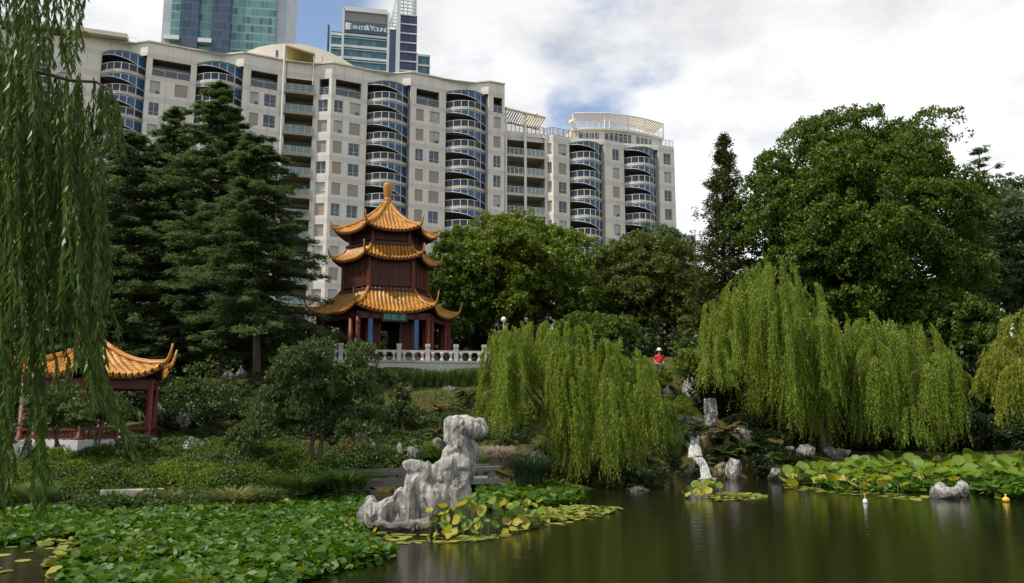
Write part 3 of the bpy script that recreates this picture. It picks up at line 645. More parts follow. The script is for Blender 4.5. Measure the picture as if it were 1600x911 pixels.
slab(533.5, 537.2, 14, .9, -6, off_w, 'white_column'); slab(604.5, 608, 22, .9, -6, off_w, 'white_column'); slab(618.5, 624.5, -6, 1.2, -5, off_w, 'white_column'); slab(651, 653.3, 84, .6, -5, off_w, 'white_column'); slab(511, 514, 36, -1, -4, plain('dark_fin', (.06, .065, .075), .5), 'dark_fin', vb=78)
a = f(537, 30)[0]; c = f(605, 30)[0]; z1, z2 = f(537, 13)[1], f(605, 23)[1]; zl = f(571, 37)[1]; z2 = z1
mb = MB(); mb.prism([Pn(a, .2), Pn(c, .2), Pn(c, -8), Pn(a, -8)], zl, z1-1); mb.build('plant_screen', glass_grid('grey_louvre', [(.27, .27, .27), (.29, .29, .29)], (.2, .2, .2), .6, .35, .05, .1, rough=.6), O)
mb = MB(); mb.prism([Pn(a, .9), Pn(c, .9), Pn(c, -6), Pn(a, -6)], z1-1, z1+.4); mb.build('roof_beam', off_w, O)
mb = MB(); za, zb_ = f(571, 53.5)[1], f(571, 38)[1]; mb.prism([Pn(a, .8), Pn(c, .8), Pn(c, 0.05), Pn(a, .05)], za-.2, zb_+.2); sg = mb.build('sign_board', plain('sign_blue', (.05, .10, .16), .4), O)
def band(u0, u1, vs, t_, th_=.45):
    for v in vs:
        p, z = f(u0, v[0]); q, _ = f(u1, v[0]); mb = MB(); mb.bar((*Pn(p, t_), z), (*Pn(q, t_), z), .5, th_); mb.build('white_band', off_w, O)
zh = f(571, 53)[1]
for i in range(7):
    z = za-.7-3.55*i
    for u0, u1, t_ in ((537.2, 604.5, .25), (517, 533.5, -.25)):
        p, q = f(u0, 70)[0], f(u1, 70)[0]
        for dz, hh_ in ((0, .75), (-.95, .16)):
            mb = MB(); mb.bar((*Pn(p, t_), z+dz), (*Pn(q, t_), z+dz), .4, hh_); mb.build('spandrel', off_w, O)
for i in range(9):
    z = f(637, 24)[1]-.2-2.9*i; p, q = f(624.5, 70)[0], f(651, 70)[0]; mb = MB(); mb.bar((*Pn(p, .5), z), (*Pn(q, .5), z), .4, .38); mb.build('spandrel', off_w, O)
for i in range(4):
    z = f(660, 84)[1]-.2-3.1*i; p, q = f(653.5, 90)[0], f(672.5, 90)[0]; mb = MB(); mb.bar((*Pn(p, -.8), z), (*Pn(q, -.8), z), .4, .6); mb.build('spandrel', off_w, O)
mb = MB(); zc0 = f(637, 23)[1]
for i in range(8):
    z = zc0+.9+1.1*i; p, q = f(625, 20)[0], f(650, 20)[0]; mb.bar((*Pn(p, .3), z), (*Pn(q, .3), z), .25, .28)
    for uu, t1 in ((625, -9), (650, -9)): p = f(uu, 20)[0]; mb.bar((*Pn(p, .3), z), (*Pn(p, t1), z), .25, .28)
for uu in (630, 637, 644, 650): p = f(uu, 20)[0]; mb.bar((*Pn(p, .2), zc0), (*Pn(p, .2), zc0+12), .3, .3)
for uu in (609, 613): p = f(uu, 40)[0]; q = f(619, 0)[0]; mb.bar((*Pn(p, -.5), f(uu, 40)[1]), (*Pn(q, -.5), f(619, -4)[1]), .35, .35)
for i in range(5):
    z = f(612, 40)[1]+1.1*i; p, q = f(609+i*.8, 40)[0], f(619, 40)[0]; mb.bar((*Pn(p, -.5), z), (*Pn(q, -.5), z), .25, .25)
mb.build('roof_lattice', off_w, O)
def text_mesh(name, body, size, mat_, parent, loc, rot, ext=.03, sx=1, align='CENTER'):
    cu = bpy.data.curves.new(name, 'FONT'); cu.body = body; cu.size = size; cu.extrude = ext; cu.align_x = align; cu.align_y = 'CENTER'
    to = bpy.data.objects.new(name, cu); COL.objects.link(to); dg = bpy.context.evaluated_depsgraph_get(); me = bpy.data.meshes.new_from_object(to.evaluated_get(dg)); bpy.data.objects.remove(to)
    me.materials.clear(); me.materials.append(mat_); o = bpy.data.objects.new(name, me); link(o, parent); o.location = Vector(loc)-base_of(parent); o.rotation_euler = rot; o.scale = (sx, 1, 1); return o
lw_ = plain('white_letter', (.85, .87, .87), .4)
zs_ = (za+zb_)/2; rotF = (math.pi/2, 0, R(12)); hgt = zb_-za
x = 547.5
for ch, big, adv in (('E', 1, 6.6), ('R', 0, 5.6), ('N', 0, 6.4), ('S', 0, 4.6), ('T', 0, 4.8), ('&', 1, 7.6), ('Y', 1, 6.3), ('O', 0, 6.3), ('U', 0, 6.1), ('N', 0, 6.0), ('G', 0, 4)):
    p = f(x, 46)[0]; text_mesh('letter', ch, hgt*(.74 if big else .57), lw_, sg, (*Pn(p, .9), zs_+(0 if big else -hgt*.07)), rotF, .06, 1.0); x += adv*.94
p0_ = f(539.2, 46)[0]; mb = MB()
for i in range(3):
    q = Vector((p0_.x, p0_.y))+d*(.28+.42*i); mb.bar((*Pn(q, .95), zs_-hgt*.3), (*Pn(q, .95), zs_+hgt*.33), .3, .12)
for z in (-.3, 0, .3): mb.bar((*Pn(p0_, .93), zs_+hgt*z), (*Pn(p0_+d*1.35, .93), zs_+hgt*z), .1, .22)
mb.build('emblem', lw_, sg)
# small far building at the end of the street
p = at(1070, 372, 260); q = empty('brick_building', (p[0], p[1], 7), 'distant brown building just showing between the trees beside the lower block', 'building')
mb = MB(); mb.box((p[0], p[1], (p[2]+8)/2), (5, 9, p[2]-8)); mb.build('wall', plain('brown_render', (.30, .25, .21), .9), q)
for i in range(3):
    mb = MB(); mb.box((p[0]-1.5+1.5*i, p[1]-4.52, p[2]-1.6), (.8, .06, 1.2)); mb.build('window', dglass, q)
# ------------------------------------------------------------------ the pagoda and the pavilion
def tile_mat(name, c1, c2):
    m, t, b = new_mat(name); b.inputs['Roughness'].default_value = .42; b.inputs['Specular IOR Level'].default_value = .35
    tcn = t.nodes.new('ShaderNodeTexCoord'); nz = t.nodes.new('ShaderNodeTexNoise'); nz.inputs['Scale'].default_value = 1.6; nz.inputs['Detail'].default_value = 8; nz.inputs['Roughness'].default_value = .7
    t.links.new(tcn.outputs['Object'], nz.inputs['Vector']); r = t.nodes.new('ShaderNodeValToRGB'); r.color_ramp.elements[0].position = .32; r.color_ramp.elements[1].position = .68
    r.color_ramp.elements[0].color = c4(c1); r.color_ramp.elements[1].color = c4(c2); t.links.new(nz.outputs['Fac'], r.inputs[0]); t.links.new(r.outputs[0], b.inputs['Base Color'])
    return m
tile_m = tile_mat('amber_glazed_tile', (.24, .095, .012), (.60, .30, .045)); pan_shade_m = tile_mat('amber_pan_tile_shade', (.15, .055, .008), (.26, .11, .016)); ridge_m = tile_mat('amber_ridge_tile', (.30, .12, .018), (.50, .23, .035))  # pan tiles darker than the ribs: rib shadows put into their colour
red_m = plain('red_lacquer', (.105, .017, .011), .5, c2=(.15, .026, .016), scale=2); dred_m = plain('dark_red_wood', (.06, .014, .010), .6, c2=(.085, .02, .014), scale=3)
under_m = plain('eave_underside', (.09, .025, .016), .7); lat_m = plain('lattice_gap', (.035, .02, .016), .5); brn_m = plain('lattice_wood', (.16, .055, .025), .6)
stone_m = plain('pale_stone', (.42, .42, .40), .85, c2=(.56, .56, .53), scale=2.5, bump=.2); blue_m = plain('blue_board', (.045, .13, .30), .5)
def hexc(c, r, th, i): a = th+i*math.pi/3; return (c[0]+r*math.sin(a), c[1]-r*math.cos(a))
def hex_roof(root, c, th, r0, z0, r1, z1, lift, spacing, horn, nlat=None, nb=12, pw=1.7, ext=.5, amp=.055):
    """a hipped roof of six concave tiled slopes with rising corners; (r0, z0) inner corner radius and height, (r1, z1) eave"""
    hw1 = r1/2; nt_ = max(6, round(2*hw1/spacing)); spc = 2*hw1/nt_; nl = nt_*8
    V = []; Fq = []; pan = []; ap = math.cos(math.pi/6)
    def surf(side, x, b):                       # x -1..1 along the eave, b 0..1 down the slope
        rr = r0+(r1-r0)*b; half = rr/2; dist = rr*ap+ext*abs(x)**3*b*b*.8; lat = x*half*(1+ext/r1*abs(x)**3*b*b*.6)
        z = z1+(z0-z1)*(.55*(1-b)+.45*(1-b)**(pw+.6))+lift*abs(x)**2.6*b**2.2
        a = th+(side+.5)*math.pi/3; return (c[0]+dist*math.sin(a)+lat*math.cos(a), c[1]-dist*math.cos(a)+lat*math.sin(a), z)
    for side in range(6):
        base = len(V)
        for j in range(nb+1):
            b = j/nb; half = (r0+(r1-r0)*b)/2
            for i in range(nl+1):
                x = 2*i/nl-1; p = surf(side, x, b); lat = x*half
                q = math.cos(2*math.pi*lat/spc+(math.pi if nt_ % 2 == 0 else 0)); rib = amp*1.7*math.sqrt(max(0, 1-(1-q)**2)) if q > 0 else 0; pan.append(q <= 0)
                step = .018*((b*nb*1.0) % 1)
                V.append((p[0], p[1], p[2]+rib+step))
        for j in range(nb):
            for i in range(nl):
                k = base+j*(nl+1)+i; Fq.append((k, k+nl+1, k+nl+2, k+1))
    roof = np_mesh('roof', V, Fq, [tile_m, pan_shade_m], root, smooth=True)
    roof.data.polygons.foreach_set('material_index', np.array([1 if sum(pan[i] for i in f_) >= 3 else 0 for f_ in Fq], np.int32))  # troughs take the darker tile colour that stands in for rib shade
    um = MB()
    for side in range(6):                       # boarded underside and fascia
        g = [[surf(side, 2*i/10-1, b) for i in range(11)] for b in (0.02, .35, .7, .995)]; drop = (.3, .24, .2, .17)
        for j in range(3):
            for i in range(10):
                a, b_, c_, d_ = g[j][i], g[j][i+1], g[j+1][i+1], g[j+1][i]
                um.face([(a[0], a[1], a[2]-drop[j]), (b_[0], b_[1], b_[2]-drop[j]), (c_[0], c_[1], c_[2]-drop[j+1]), (d_[0], d_[1], d_[2]-drop[j+1])])
        for i in range(10):
            a, b_ = g[3][i], g[3][i+1]; um.face([(a[0], a[1], a[2]-.17), (b_[0], b_[1], b_[2]-.17), (b_[0], b_[1], b_[2]-.02), (a[0], a[1], a[2]-.02)])
    for side in range(6):                       # round tile ends along the eave
        for k in range(nt_+1):
            x = (k-nt_/2)*spc/hw1
            if abs(x) > 1: continue
            p = surf(side, x, 1); q = surf(side, x, .93); dv = (Vector(p)-Vector(q)).normalized(); um.tube([Vector(q), Vector(p)+dv*.07], amp*1.5, 7, mi=1)
    um.build('eave', [under_m, tile_m], roof)
    for k in range(6):                          # hip ridges ending in upswept horns
        pts = [Vector(surf(k, -1, b))+Vector((0, 0, amp*1.3)) for b in (0, .2, .4, .6, .8, .94, 1)]
        dout = (pts[-1]-pts[-2]); dout.z = 0; dout.normalize()
        rad = [amp*1.9]*7
        for s_ in (.15, .35, .55, .75, 1.0):
            pts.append(pts[6]+dout*horn*.45*s_**.7+Vector((0, 0, horn*(.15*s_+.9*s_**1.8)))); rad.append(amp*(1.9-1.2*s_))
        hm = MB(); hm.tube(pts, rad, 7); hm.tube([p+Vector((0, 0, amp*1.6)) for p in pts[:8]], [amp*1.0]*8, 6); hm.build('ridge', ridge_m, roof, smooth=True)
    return roof
def hex_ring(root, name, c, th, r, z0, z1, wd, mt):
    mb = MB()
    for i in range(6):
        a, b = hexc(c, r, th, i), hexc(c, r, th, i+1); mb.bar((*a, (z0+z1)/2+.001*i), (*b, (z0+z1)/2+.001*i), wd, z1-z0)
    return mb.build(name, mt, root)
def lattice_storey(root, c, th, r, z0, z1, ncol, panels=4):
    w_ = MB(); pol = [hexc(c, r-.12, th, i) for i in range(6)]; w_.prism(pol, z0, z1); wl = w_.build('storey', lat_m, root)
    for i in range(6):
        a, b = Vector(hexc(c, r, th, i)), Vector(hexc(c, r, th, i+1)); cm = MB(); cm.tube([(a.x, a.y, z0), (a.x, a.y, z1)], .17, 10); cm.build('corner_post', red_m, wl)
        d = (b-a).normalized(); L = (b-a).length; n = Vector((d.y, -d.x)); pm = MB(); bm_ = MB()
        for z, h_ in ((z0+.16, .3), (z1-.13, .26), (z0+.62, .09)): bm_.bar((*(a+n*.0), z), (*(b+n*.0), z), .16, h_)
        for k in range(1, panels): p = a+d*(L*k/panels); bm_.bar((p.x, p.y, z0), (p.x, p.y, z1), .13, .13)
        bm_.build('beam', dred_m, wl)
        for k in range(panels):
            x0, x1 = L*k/panels+.1, L*(k+1)/panels-.1; nv = 5
            for q in range(nv+1): p = a+d*(x0+(x1-x0)*q/nv)-n*.03; pm.bar((p.x, p.y, z0+.66), (p.x, p.y, z1-.26), .035, .035)
            nz_ = max(3, int((z1-z0-.9)/.22))
            for q in range(nz_+1): z = z0+.68+(z1-z0-.96)*q/nz_; p, e_ = a+d*x0-n*.045, a+d*x1-n*.045; pm.bar((p.x, p.y, z), (e_.x, e_.y, z), .03, .035)
        pm.build('lattice', brn_m, wl)
    return wl
PY = 62.0; pc = at(600, 556, PY); PZ = 7.15; c = (pc[0], PY); TP = R(-13)
P = empty('pagoda', (c[0], c[1], PZ-.6), 'three-tiered hexagonal pagoda with amber tiled roofs and red columns on the hillside', 'pagoda')
mb = MB(); mb.prism([hexc(c, 5.4, TP, i) for i in range(6)], PZ-.9, PZ); mb.build('base', plain('grey_paving', (.16, .155, .145), .9, c2=(.22, .21, .2), scale=2), P)
for i in range(6):
    a, b = Vector(hexc(c, 4.95, TP, i)), Vector(hexc(c, 4.95, TP, i+1))
    for f_ in (0, .17, .83):
        p = a.lerp(b, f_); mb = MB(); mb.lathe((p.x, p.y, PZ), [(.27, 0), (.27, .12), (.19, .2), (.17, 3.2)], 12); cl = mb.build('column', red_m, P, smooth=True)
        if i == 0 and f_:
            n = Vector(((b-a).y, -(b-a).x)).normalized(); q = p+n*.2; mb = MB(); mb.bar((q.x, q.y, PZ+.6), (q.x, q.y, PZ+2.65), .30, .05); mb.build('couplet_board', blue_m, cl)
hex_ring(P, 'frieze', c, TP, 4.95, PZ+2.7, PZ+3.15, .2, dred_m)
mb = MB()
for i in range(6):
    a, b = Vector(hexc(c, 3.3, TP, i)), Vector(hexc(c, 3.3, TP, i+1)); L = (b-a).length; d = (b-a)/L; n = Vector((d.y, -d.x))
    holes = [(L*.28, L*.72, PZ+.02, PZ+2.6)] if i in (0, 3, 5) else [(L*.2, L*.8, PZ+1.0, PZ+2.5)]
    grid_wall(mb, a, b, PZ, PZ+3.3, holes, .2)
wl = mb.build('inner_wall', dred_m, P)
mb = MB()
for i in range(6):
    a, b = Vector(hexc(c, 3.32, TP, i)), Vector(hexc(c, 3.32, TP, i+1))
    for k in (0, .27, .73): p = a.lerp(b, k); mb.bar((p.x, p.y, PZ), (p.x, p.y, PZ+3.25), .16, .16)
mb.build('post', red_m, wl)
mb = MB(); mb.prism([hexc(c, 4.8, TP, i) for i in range(6)], PZ+3.1, PZ+3.18); mb.build('ceiling', under_m, P)
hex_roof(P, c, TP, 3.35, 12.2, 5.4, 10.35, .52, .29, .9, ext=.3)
lattice_storey(P, c, TP, 3.2, 11.9, 14.7, 4)
hex_ring(P, 'ledge', c, TP, 3.38, 12.0, 12.22, .3, dred_m)
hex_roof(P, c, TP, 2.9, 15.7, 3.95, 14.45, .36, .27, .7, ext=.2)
lattice_storey(P, c, TP, 2.7, 15.4, 16.9, 3, 2)
hex_ring(P, 'ledge', c, TP, 2.95, 15.55, 15.75, .3, dred_m)
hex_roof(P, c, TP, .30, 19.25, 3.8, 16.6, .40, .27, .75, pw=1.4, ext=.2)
mb = MB(); mb.lathe((c[0], c[1], 19.0), [(.46, 0), (.44, .15), (.34, .22), (.40, .34), (.40, .42), (.29, .5), (.33, .6), (.33, .68), (.24, .76), (.25, .86), (.33, 1.2), (.37, 1.7), (.35, 1.9), (.28, 1.98), (.16, 2.02)], 18); mb.build('finial', ridge_m, P, smooth=True)
a, b = Vector(hexc(c, 5.2, TP, 0)), Vector(hexc(c, 5.2, TP, 1)); n = Vector(((b-a).y, -(b-a).x)).normalized(); rot = math.atan2((b-a).y, (b-a).x); p = a.lerp(b, .51)
mb = MB(); mb.box((p.x, p.y, PZ+2.8), (1.8, .08, .62), rot); nb_ = mb.build('name_board', plain('board_black', (.02, .03, .028), .5), P)
q = p+n*.06; jade = plain('jade_letter', (.12, .42, .33), .5)
text_mesh('lettering', '閣觀澄', .52, jade, nb_, (q.x, q.y, PZ+2.8), (math.pi/2, 0, rot), .01)

VY = 36.0; vc = at(144, 640, VY); VZ = 2.05; c = (vc[0], VY); TV_ = R(19); k_ = VY/1280
V_ = empty('pavilion', (c[0], c[1], 1.5), 'low hexagonal pavilion with one amber roof on a white plinth behind the willow strands', 'pavilion')
mb = MB(); mb.prism([hexc(c, 3.1, TV_, i) for i in range(6)], 1.2, VZ); mb.build('plinth', plain('white_plaster', (.5, .53, .54), .85, c2=(.60, .63, .63), scale=1.2), V_)
for i in range(6):
    p = hexc(c, 2.75, TV_, i); mb = MB(); mb.lathe((p[0], p[1], VZ), [(.2, 0), (.2, .1), (.13, .16), (.12, 2.5)], 12); mb.build('column', red_m, V_, smooth=True)
hex_ring(V_, 'frieze', c, TV_, 2.75, VZ+2.1, VZ+2.45, .14, dred_m)
mb = MB(); mb.prism([hexc(c, 2.7, TV_, i) for i in range(6)], VZ+2.4, VZ+2.5); mb.build('ceiling', under_m, V_)
for i in (0, 1, 2, 3, 5):
    a, b = Vector(hexc(c, 2.75, TV_, i)), Vector(hexc(c, 2.75, TV_, i+1)); mb = MB()
    for z, h_ in ((VZ+.08, .1), (VZ+.42, .08), (VZ+.18, .05)): mb.bar((*a, z), (*b, z), .3 if h_ == .08 else .09, h_)
    for q in range(1, 8): p = a.lerp(b, q/8); mb.bar((p.x, p.y, VZ), (p.x, p.y, VZ+.4), .05, .05)
    mb.build('bench_rail', red_m, V_)
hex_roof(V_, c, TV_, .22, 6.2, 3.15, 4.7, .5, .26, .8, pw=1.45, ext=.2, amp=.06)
mb = MB(); mb.lathe((c[0], c[1], 6.1), [(.3, 0), (.28, .12), (.2, .2), (.23, .3), (.17, .38), (.24, .6), (.26, .85), (.2, .95), (.1, 1.0)], 14); mb.build('finial', ridge_m, V_, smooth=True)

# ------------------------------------------------------------------ balustrade and terrace wall
a, b = Vector(at(486, 560, 55.4)[:2]), Vector(at(800, 560, 57.4)[:2]); d = (b-a).normalized(); L = (b-a).length; rot = math.atan2(d.y, d.x); zt = at(640, 564, 56.3)[2]
T_ = empty('terrace_wall', (*a.lerp(b, .5), 5.8), 'long low pale stone retaining wall under the balustrade', 'wall')
mb = MB(); p = a.lerp(b, .5); mb.box((p.x, p.y, zt-.7), (L, .5, 1.2), rot); mb.build('wall', stone_m, T_); mb = MB(); mb.box((p.x, p.y-.02, zt-.05), (L+.1, .66, .12), rot); mb.build('coping', plain('weathered_coping', (.30, .30, .28), .85, c2=(.42, .42, .39), scale=2), T_)
B_ = empty('stone_balustrade', (*p, zt), 'white stone balustrade with square posts in front of the pagoda', 'balustrade')
npst = 7; st = L/npst; z = zt+.01
for i in range(npst+1):
    q = a+d*(st*i); mb = MB(); mb.box((q.x, q.y, z+.45), (.30, .30, .9), rot); po = mb.build('post', stone_m, B_); mb = MB(); mb.box((q.x, q.y, z+.925), (.22, .22, .05), rot); mb.box((q.x, q.y, z+1.06), (.34, .34, .22), rot); mb.build('post_cap', stone_m, po)
    if i == npst: break
    e_ = a+d*(st*(i+1)); mb = MB(); mb.bar((*(q+d*.15), z+.66), (*(e_-d*.15), z+.66), .2, .15); mb.build('rail', stone_m, B_)
    for k in (.18, .5, .82):
        r_ = q+d*(st*k); mb = MB(); mb.lathe((r_.x, r_.y, z), [(.15, 0), (.15, .1), (.07, .22), (.07, .34), (.15, .5), (.16, .585)], 10); mb.build('baluster', stone_m, B_, smooth=True)

# ------------------------------------------------------------------ rocks
def rock_mat(name, c0, c1, c2):
    m, t, b = new_mat(name); b.inputs['Roughness'].default_value = .85; b.inputs['Specular IOR Level'].default_value = .2
    tcn = t.nodes.new('ShaderNodeTexCoord'); mp = t.nodes.new('ShaderNodeMapping'); mp.inputs['Scale'].default_value = (1, 1, .45); t.links.new(tcn.outputs['Object'], mp.inputs[0])
    nz = t.nodes.new('ShaderNodeTexNoise'); nz.inputs['Scale'].default_value = 2.2; nz.inputs['Detail'].default_value = 10; nz.inputs['Roughness'].default_value = .72; nz.inputs['Distortion'].default_value = 1.2
    t.links.new(mp.outputs[0], nz.inputs['Vector']); r = t.nodes.new('ShaderNodeValToRGB'); el = r.color_ramp.elements; el[0].position = .30; el[0].color = c4(c0); el[1].position = .54; el[1].color = c4(c2); el.new(.42).color = c4(c1)
    t.links.new(nz.outputs['Fac'], r.inputs[0])
    wv = t.nodes.new('ShaderNodeTexWave'); wv.inputs['Scale'].default_value = 1.3; wv.inputs['Distortion'].default_value = 9; wv.inputs['Detail'].default_value = 5; wv.inputs['Detail Scale'].default_value = 1.5; t.links.new(mp.outputs[0], wv.inputs['Vector'])
    pr = math_node(t, 'POWER', wv.outputs['Fac'], 6); mxx = t.nodes.new('ShaderNodeMix'); mxx.data_type = 'RGBA'; mxx.blend_type = 'MULTIPLY'; mxx.inputs[7].default_value = (.55, .5, .44, 1)
    t.links.new(math_node(t, 'MULTIPLY', pr, .45), mxx.inputs[0]); t.links.new(r.outputs[0], mxx.inputs[6]); t.links.new(mxx.outputs[2], b.inputs['Base Color'])
    m3 = t.nodes.new('ShaderNodeMapping'); m3.inputs['Scale'].default_value = (5, 5, .35); t.links.new(tcn.outputs['Object'], m3.inputs[0]); n3 = t.nodes.new('ShaderNodeTexNoise'); n3.inputs['Scale'].default_value = 1.2; n3.inputs['Detail'].default_value = 6; t.links.new(m3.outputs[0], n3.inputs['Vector'])
    sr = t.nodes.new('ShaderNodeMapRange'); sr.inputs[1].default_value = .52; sr.inputs[2].default_value = .68; sr.inputs[4].default_value = .7; t.links.new(n3.outputs['Fac'], sr.inputs[0]); m4 = t.nodes.new('ShaderNodeMix'); m4.data_type = 'RGBA'; m4.inputs[7].default_value = c4(c0)
    t.links.new(sr.outputs[0], m4.inputs[0]); t.links.new(mxx.outputs[2], m4.inputs[6]); 
    sz = t.nodes.new('ShaderNodeSeparateXYZ'); t.links.new(tcn.outputs['Object'], sz.inputs[0]); wl_ = t.nodes.new('ShaderNodeMapRange'); wl_.inputs[1].default_value = .34; wl_.inputs[2].default_value = .1; wl_.inputs[4].default_value = .75
    t.links.new(math_node(t, 'ADD', sz.outputs[2], math_node(t, 'MULTIPLY', n3.outputs['Fac'], -.25)), wl_.inputs[0]); m5 = t.nodes.new('ShaderNodeMix'); m5.data_type = 'RGBA'; m5.inputs[7].default_value = (.045, .045, .03, 1)
    t.links.new(wl_.outputs[0], m5.inputs[0]); t.links.new(m4.outputs[2], m5.inputs[6]); t.links.new(m5.outputs[2], b.inputs['Base Color'])
    n2 = t.nodes.new('ShaderNodeTexNoise'); n2.inputs['Scale'].default_value = 7; n2.inputs['Detail'].default_value = 8; n2.inputs['Roughness'].default_value = .7; t.links.new(mp.outputs[0], n2.inputs['Vector'])
    bp = t.nodes.new('ShaderNodeBump'); bp.inputs['Strength'].default_value = 1.0; bp.inputs['Distance'].default_value = .16; t.links.new(n2.outputs['Fac'], bp.inputs['Height']); t.links.new(bp.outputs[0], b.inputs['Normal'])
    return m
lime_m = rock_mat('weathered_limestone', (.06, .058, .055), (.29, .283, .27), (.57, .56, .54)); grey_m = rock_mat('grey_rock', (.06, .058, .055), (.21, .203, .195), (.42, .41, .39)); ochre_m = rock_mat('ochre_rock', (.07, .055, .03), (.20, .16, .09), (.36, .30, .18))
import bmesh
def blobs(name, els, mat_, loc, voxel, amp, fr, seed, label, cat='rock', group=None, fl=2.6, cuts=0):
    """one rock grown from overlapping ellipsoids (centre, radii): fused by voxels, then weathered with noise and upright flutes"""
    bm = bmesh.new(); rc0 = random.Random(seed*5+2)
    for cc, rr in els:
        g = bmesh.ops.create_icosphere(bm, subdivisions=3, radius=1)
        pls = [(Vector((rc0.gauss(0, 1), rc0.gauss(0, 1), rc0.gauss(0, .8))).normalized(), rc0.uniform(.58, .92)) for _ in range(11)]
        for v in g['verts']:
            for n_, s_ in pls:
                q = v.co.dot(n_)-s_
                if q > 0: v.co -= n_*q*.95
        for v in g['verts']: v.co = Vector((cc[0]+v.co.x*rr[0], cc[1]+v.co.y*rr[1], cc[2]+v.co.z*rr[2]))-Vector(loc)
    me = bpy.data.meshes.new(name); bm.to_mesh(me); bm.free(); o = bpy.data.objects.new(name, me); COL.objects.link(o)
    md = o.modifiers.new('fuse', 'REMESH'); md.mode = 'VOXEL'; md.voxel_size = voxel
    dg = bpy.context.evaluated_depsgraph_get(); m2 = bpy.data.meshes.new_from_object(o.evaluated_get(dg)); bpy.data.objects.remove(o)
    so_ = Vector((seed*3.7, seed*1.3, seed*7.1)); rc = random.Random(seed*7+1)
    if cuts:                                    # broken faces: flatten what sticks out beyond a few planes
        lo = Vector([min(v.co[i] for v in m2.vertices) for i in range(3)]); hi = Vector([max(v.co[i] for v in m2.vertices) for i in range(3)]); cc = (lo+hi)/2; ex = (hi-lo)/2
        for _ in range(cuts):
            n_ = Vector((rc.gauss(0, 1), rc.gauss(0, 1)-.3, rc.gauss(.35, .7))).normalized(); sup = math.sqrt(sum((n_[i]*ex[i])**2 for i in range(3)))*rc.uniform(.52, .8)
            for v in m2.vertices:
                q = (v.co-cc).dot(n_)-sup
                if q > 0: v.co -= n_*q*.9
        m2.update()
    nrm = [v.normal.copy() for v in m2.vertices]
    for v, nn in zip(m2.vertices, nrm):
        p = v.co; q = Vector((p.x*fr, p.y*fr, p.z*fr/fl))+so_
        wp = q+noise.noise_vector(q*.8)*.5; h1 = noise.fractal(q*1.3, .9, 2.2, 6); c1 = noise.voronoi(wp*.8)[0]; c2_ = noise.voronoi(wp*2.1+so_)[0]
        cr_ = max(0, 1-abs(noise.noise(wp*1.1+so_*2))*8)+.6*max(0, 1-abs(noise.noise(wp*2.3+so_))*9); v.co = p+nn*(amp*(h1*.55+(.9-c1[0]*2.0)*.75+(.4-c2_[0])*.18-cr_*.5))
    setup = m2; setup.materials.clear(); setup.materials.append(mat_); setup.polygons.foreach_set('use_smooth', np.ones(len(setup.polygons), bool)); setup.set_sharp_from_angle(angle=R(38))
    o = bpy.data.objects.new(name, m2); o.location = loc; link(o); return tag(o, label, cat, group)
K = 22/1280; b0 = at(655, 822, 22.5); els = []
def E_(u, v, ru, rv, rd=None, dy=0): p = at(u, v, 22.5+dy); els.append((p, (ru*K, (rd or ru)*K, rv*K)))
for a in ((577, 802, 24, 28, 26), (602, 803, 28, 28, 32), (626, 792, 17, 38, 28), (646, 775, 20, 52, 30), (662, 748, 21, 32, 26), (672, 790, 30, 50, 36), (694, 765, 24, 62, 32), (718, 760, 24, 72, 30), (730, 790, 16, 46, 24), (722, 712, 20, 36, 22), (715, 690, 17, 26, 18),
          (712, 676, 25, 30, 28), (728, 666, 30, 20, 28, -2*K), (716, 690, 25, 26, 26), (748, 669, 17, 16, 20), (720, 712, 29, 34, 28), (724, 740, 27, 44, 30), (690, 752, 26, 36, 32), (702, 738, 24, 44, 30), (648, 728, 20, 14, 24), (640, 820, 80, 18, 42), (705, 826, 44, 20, 36), (650, 836, 84, 18, 44), (610, 832, 50, 16, 36)): E_(*a)
blobs('scholar_rock', els, lime_m, (b0[0], b0[1], 0), .034, .10, 1.5, 8, 'tall white weathered limestone rising in steps to a knob out of the pond', 'rock', fl=2.2)
def rock(u, v, wpx, hpx, Y, mat_, label, seed, name='boulder', group=None, dep=.8, lean=0, voxel=None):
    """a boulder whose foot is seen at u, v; wpx and hpx are its size in the photograph"""
    p = gp(u, v); p[1] += .15; Y = p[1]; p[2] -= .06; k = Y/1280; rs_ = random.Random(seed); w_, h_ = wpx*k/2, hpx*k; el = [((p[0], p[1], p[2]+h_*.38), (w_*.92, w_*dep, h_*.62))]
    for i in range(4):
        a = rs_.uniform(0, 6.28); q = rs_.uniform(.25, .6); el.append(((p[0]+math.cos(a)*w_*q+lean*w_*.3, p[1]+math.sin(a)*w_*dep*q, p[2]+h_*rs_.uniform(.2, .68)), (w_*rs_.uniform(.35, .6), w_*dep*rs_.uniform(.35, .6), h_*rs_.uniform(.22, .42))))
    return blobs(name, el, mat_, (p[0], p[1], p[2]), voxel or max(.035, w_*.06), min(.2, w_*.17), 1.5/max(.4, w_), seed, label, 'rock', group, fl=1.6, cuts=9)
def rock_g(u, v, wpx, hpx, mat_, label, seed, **kw):
    q = gp(u, v); return rock(u, v, wpx, hpx, q[1]+.2, mat_, label, seed, **kw)
# on the pond at the right
q = on_z(1470, 779, 0); rock(1474, 779, 66, 22, q[1], lime_m, 'low white rock with a sloping back lying in the pond beside the lotus', 21); rock(1507, 778, 26, 31, q[1]+.05, lime_m, 'small upright rock touching the low white rock in the pond', 22, dep=.9)
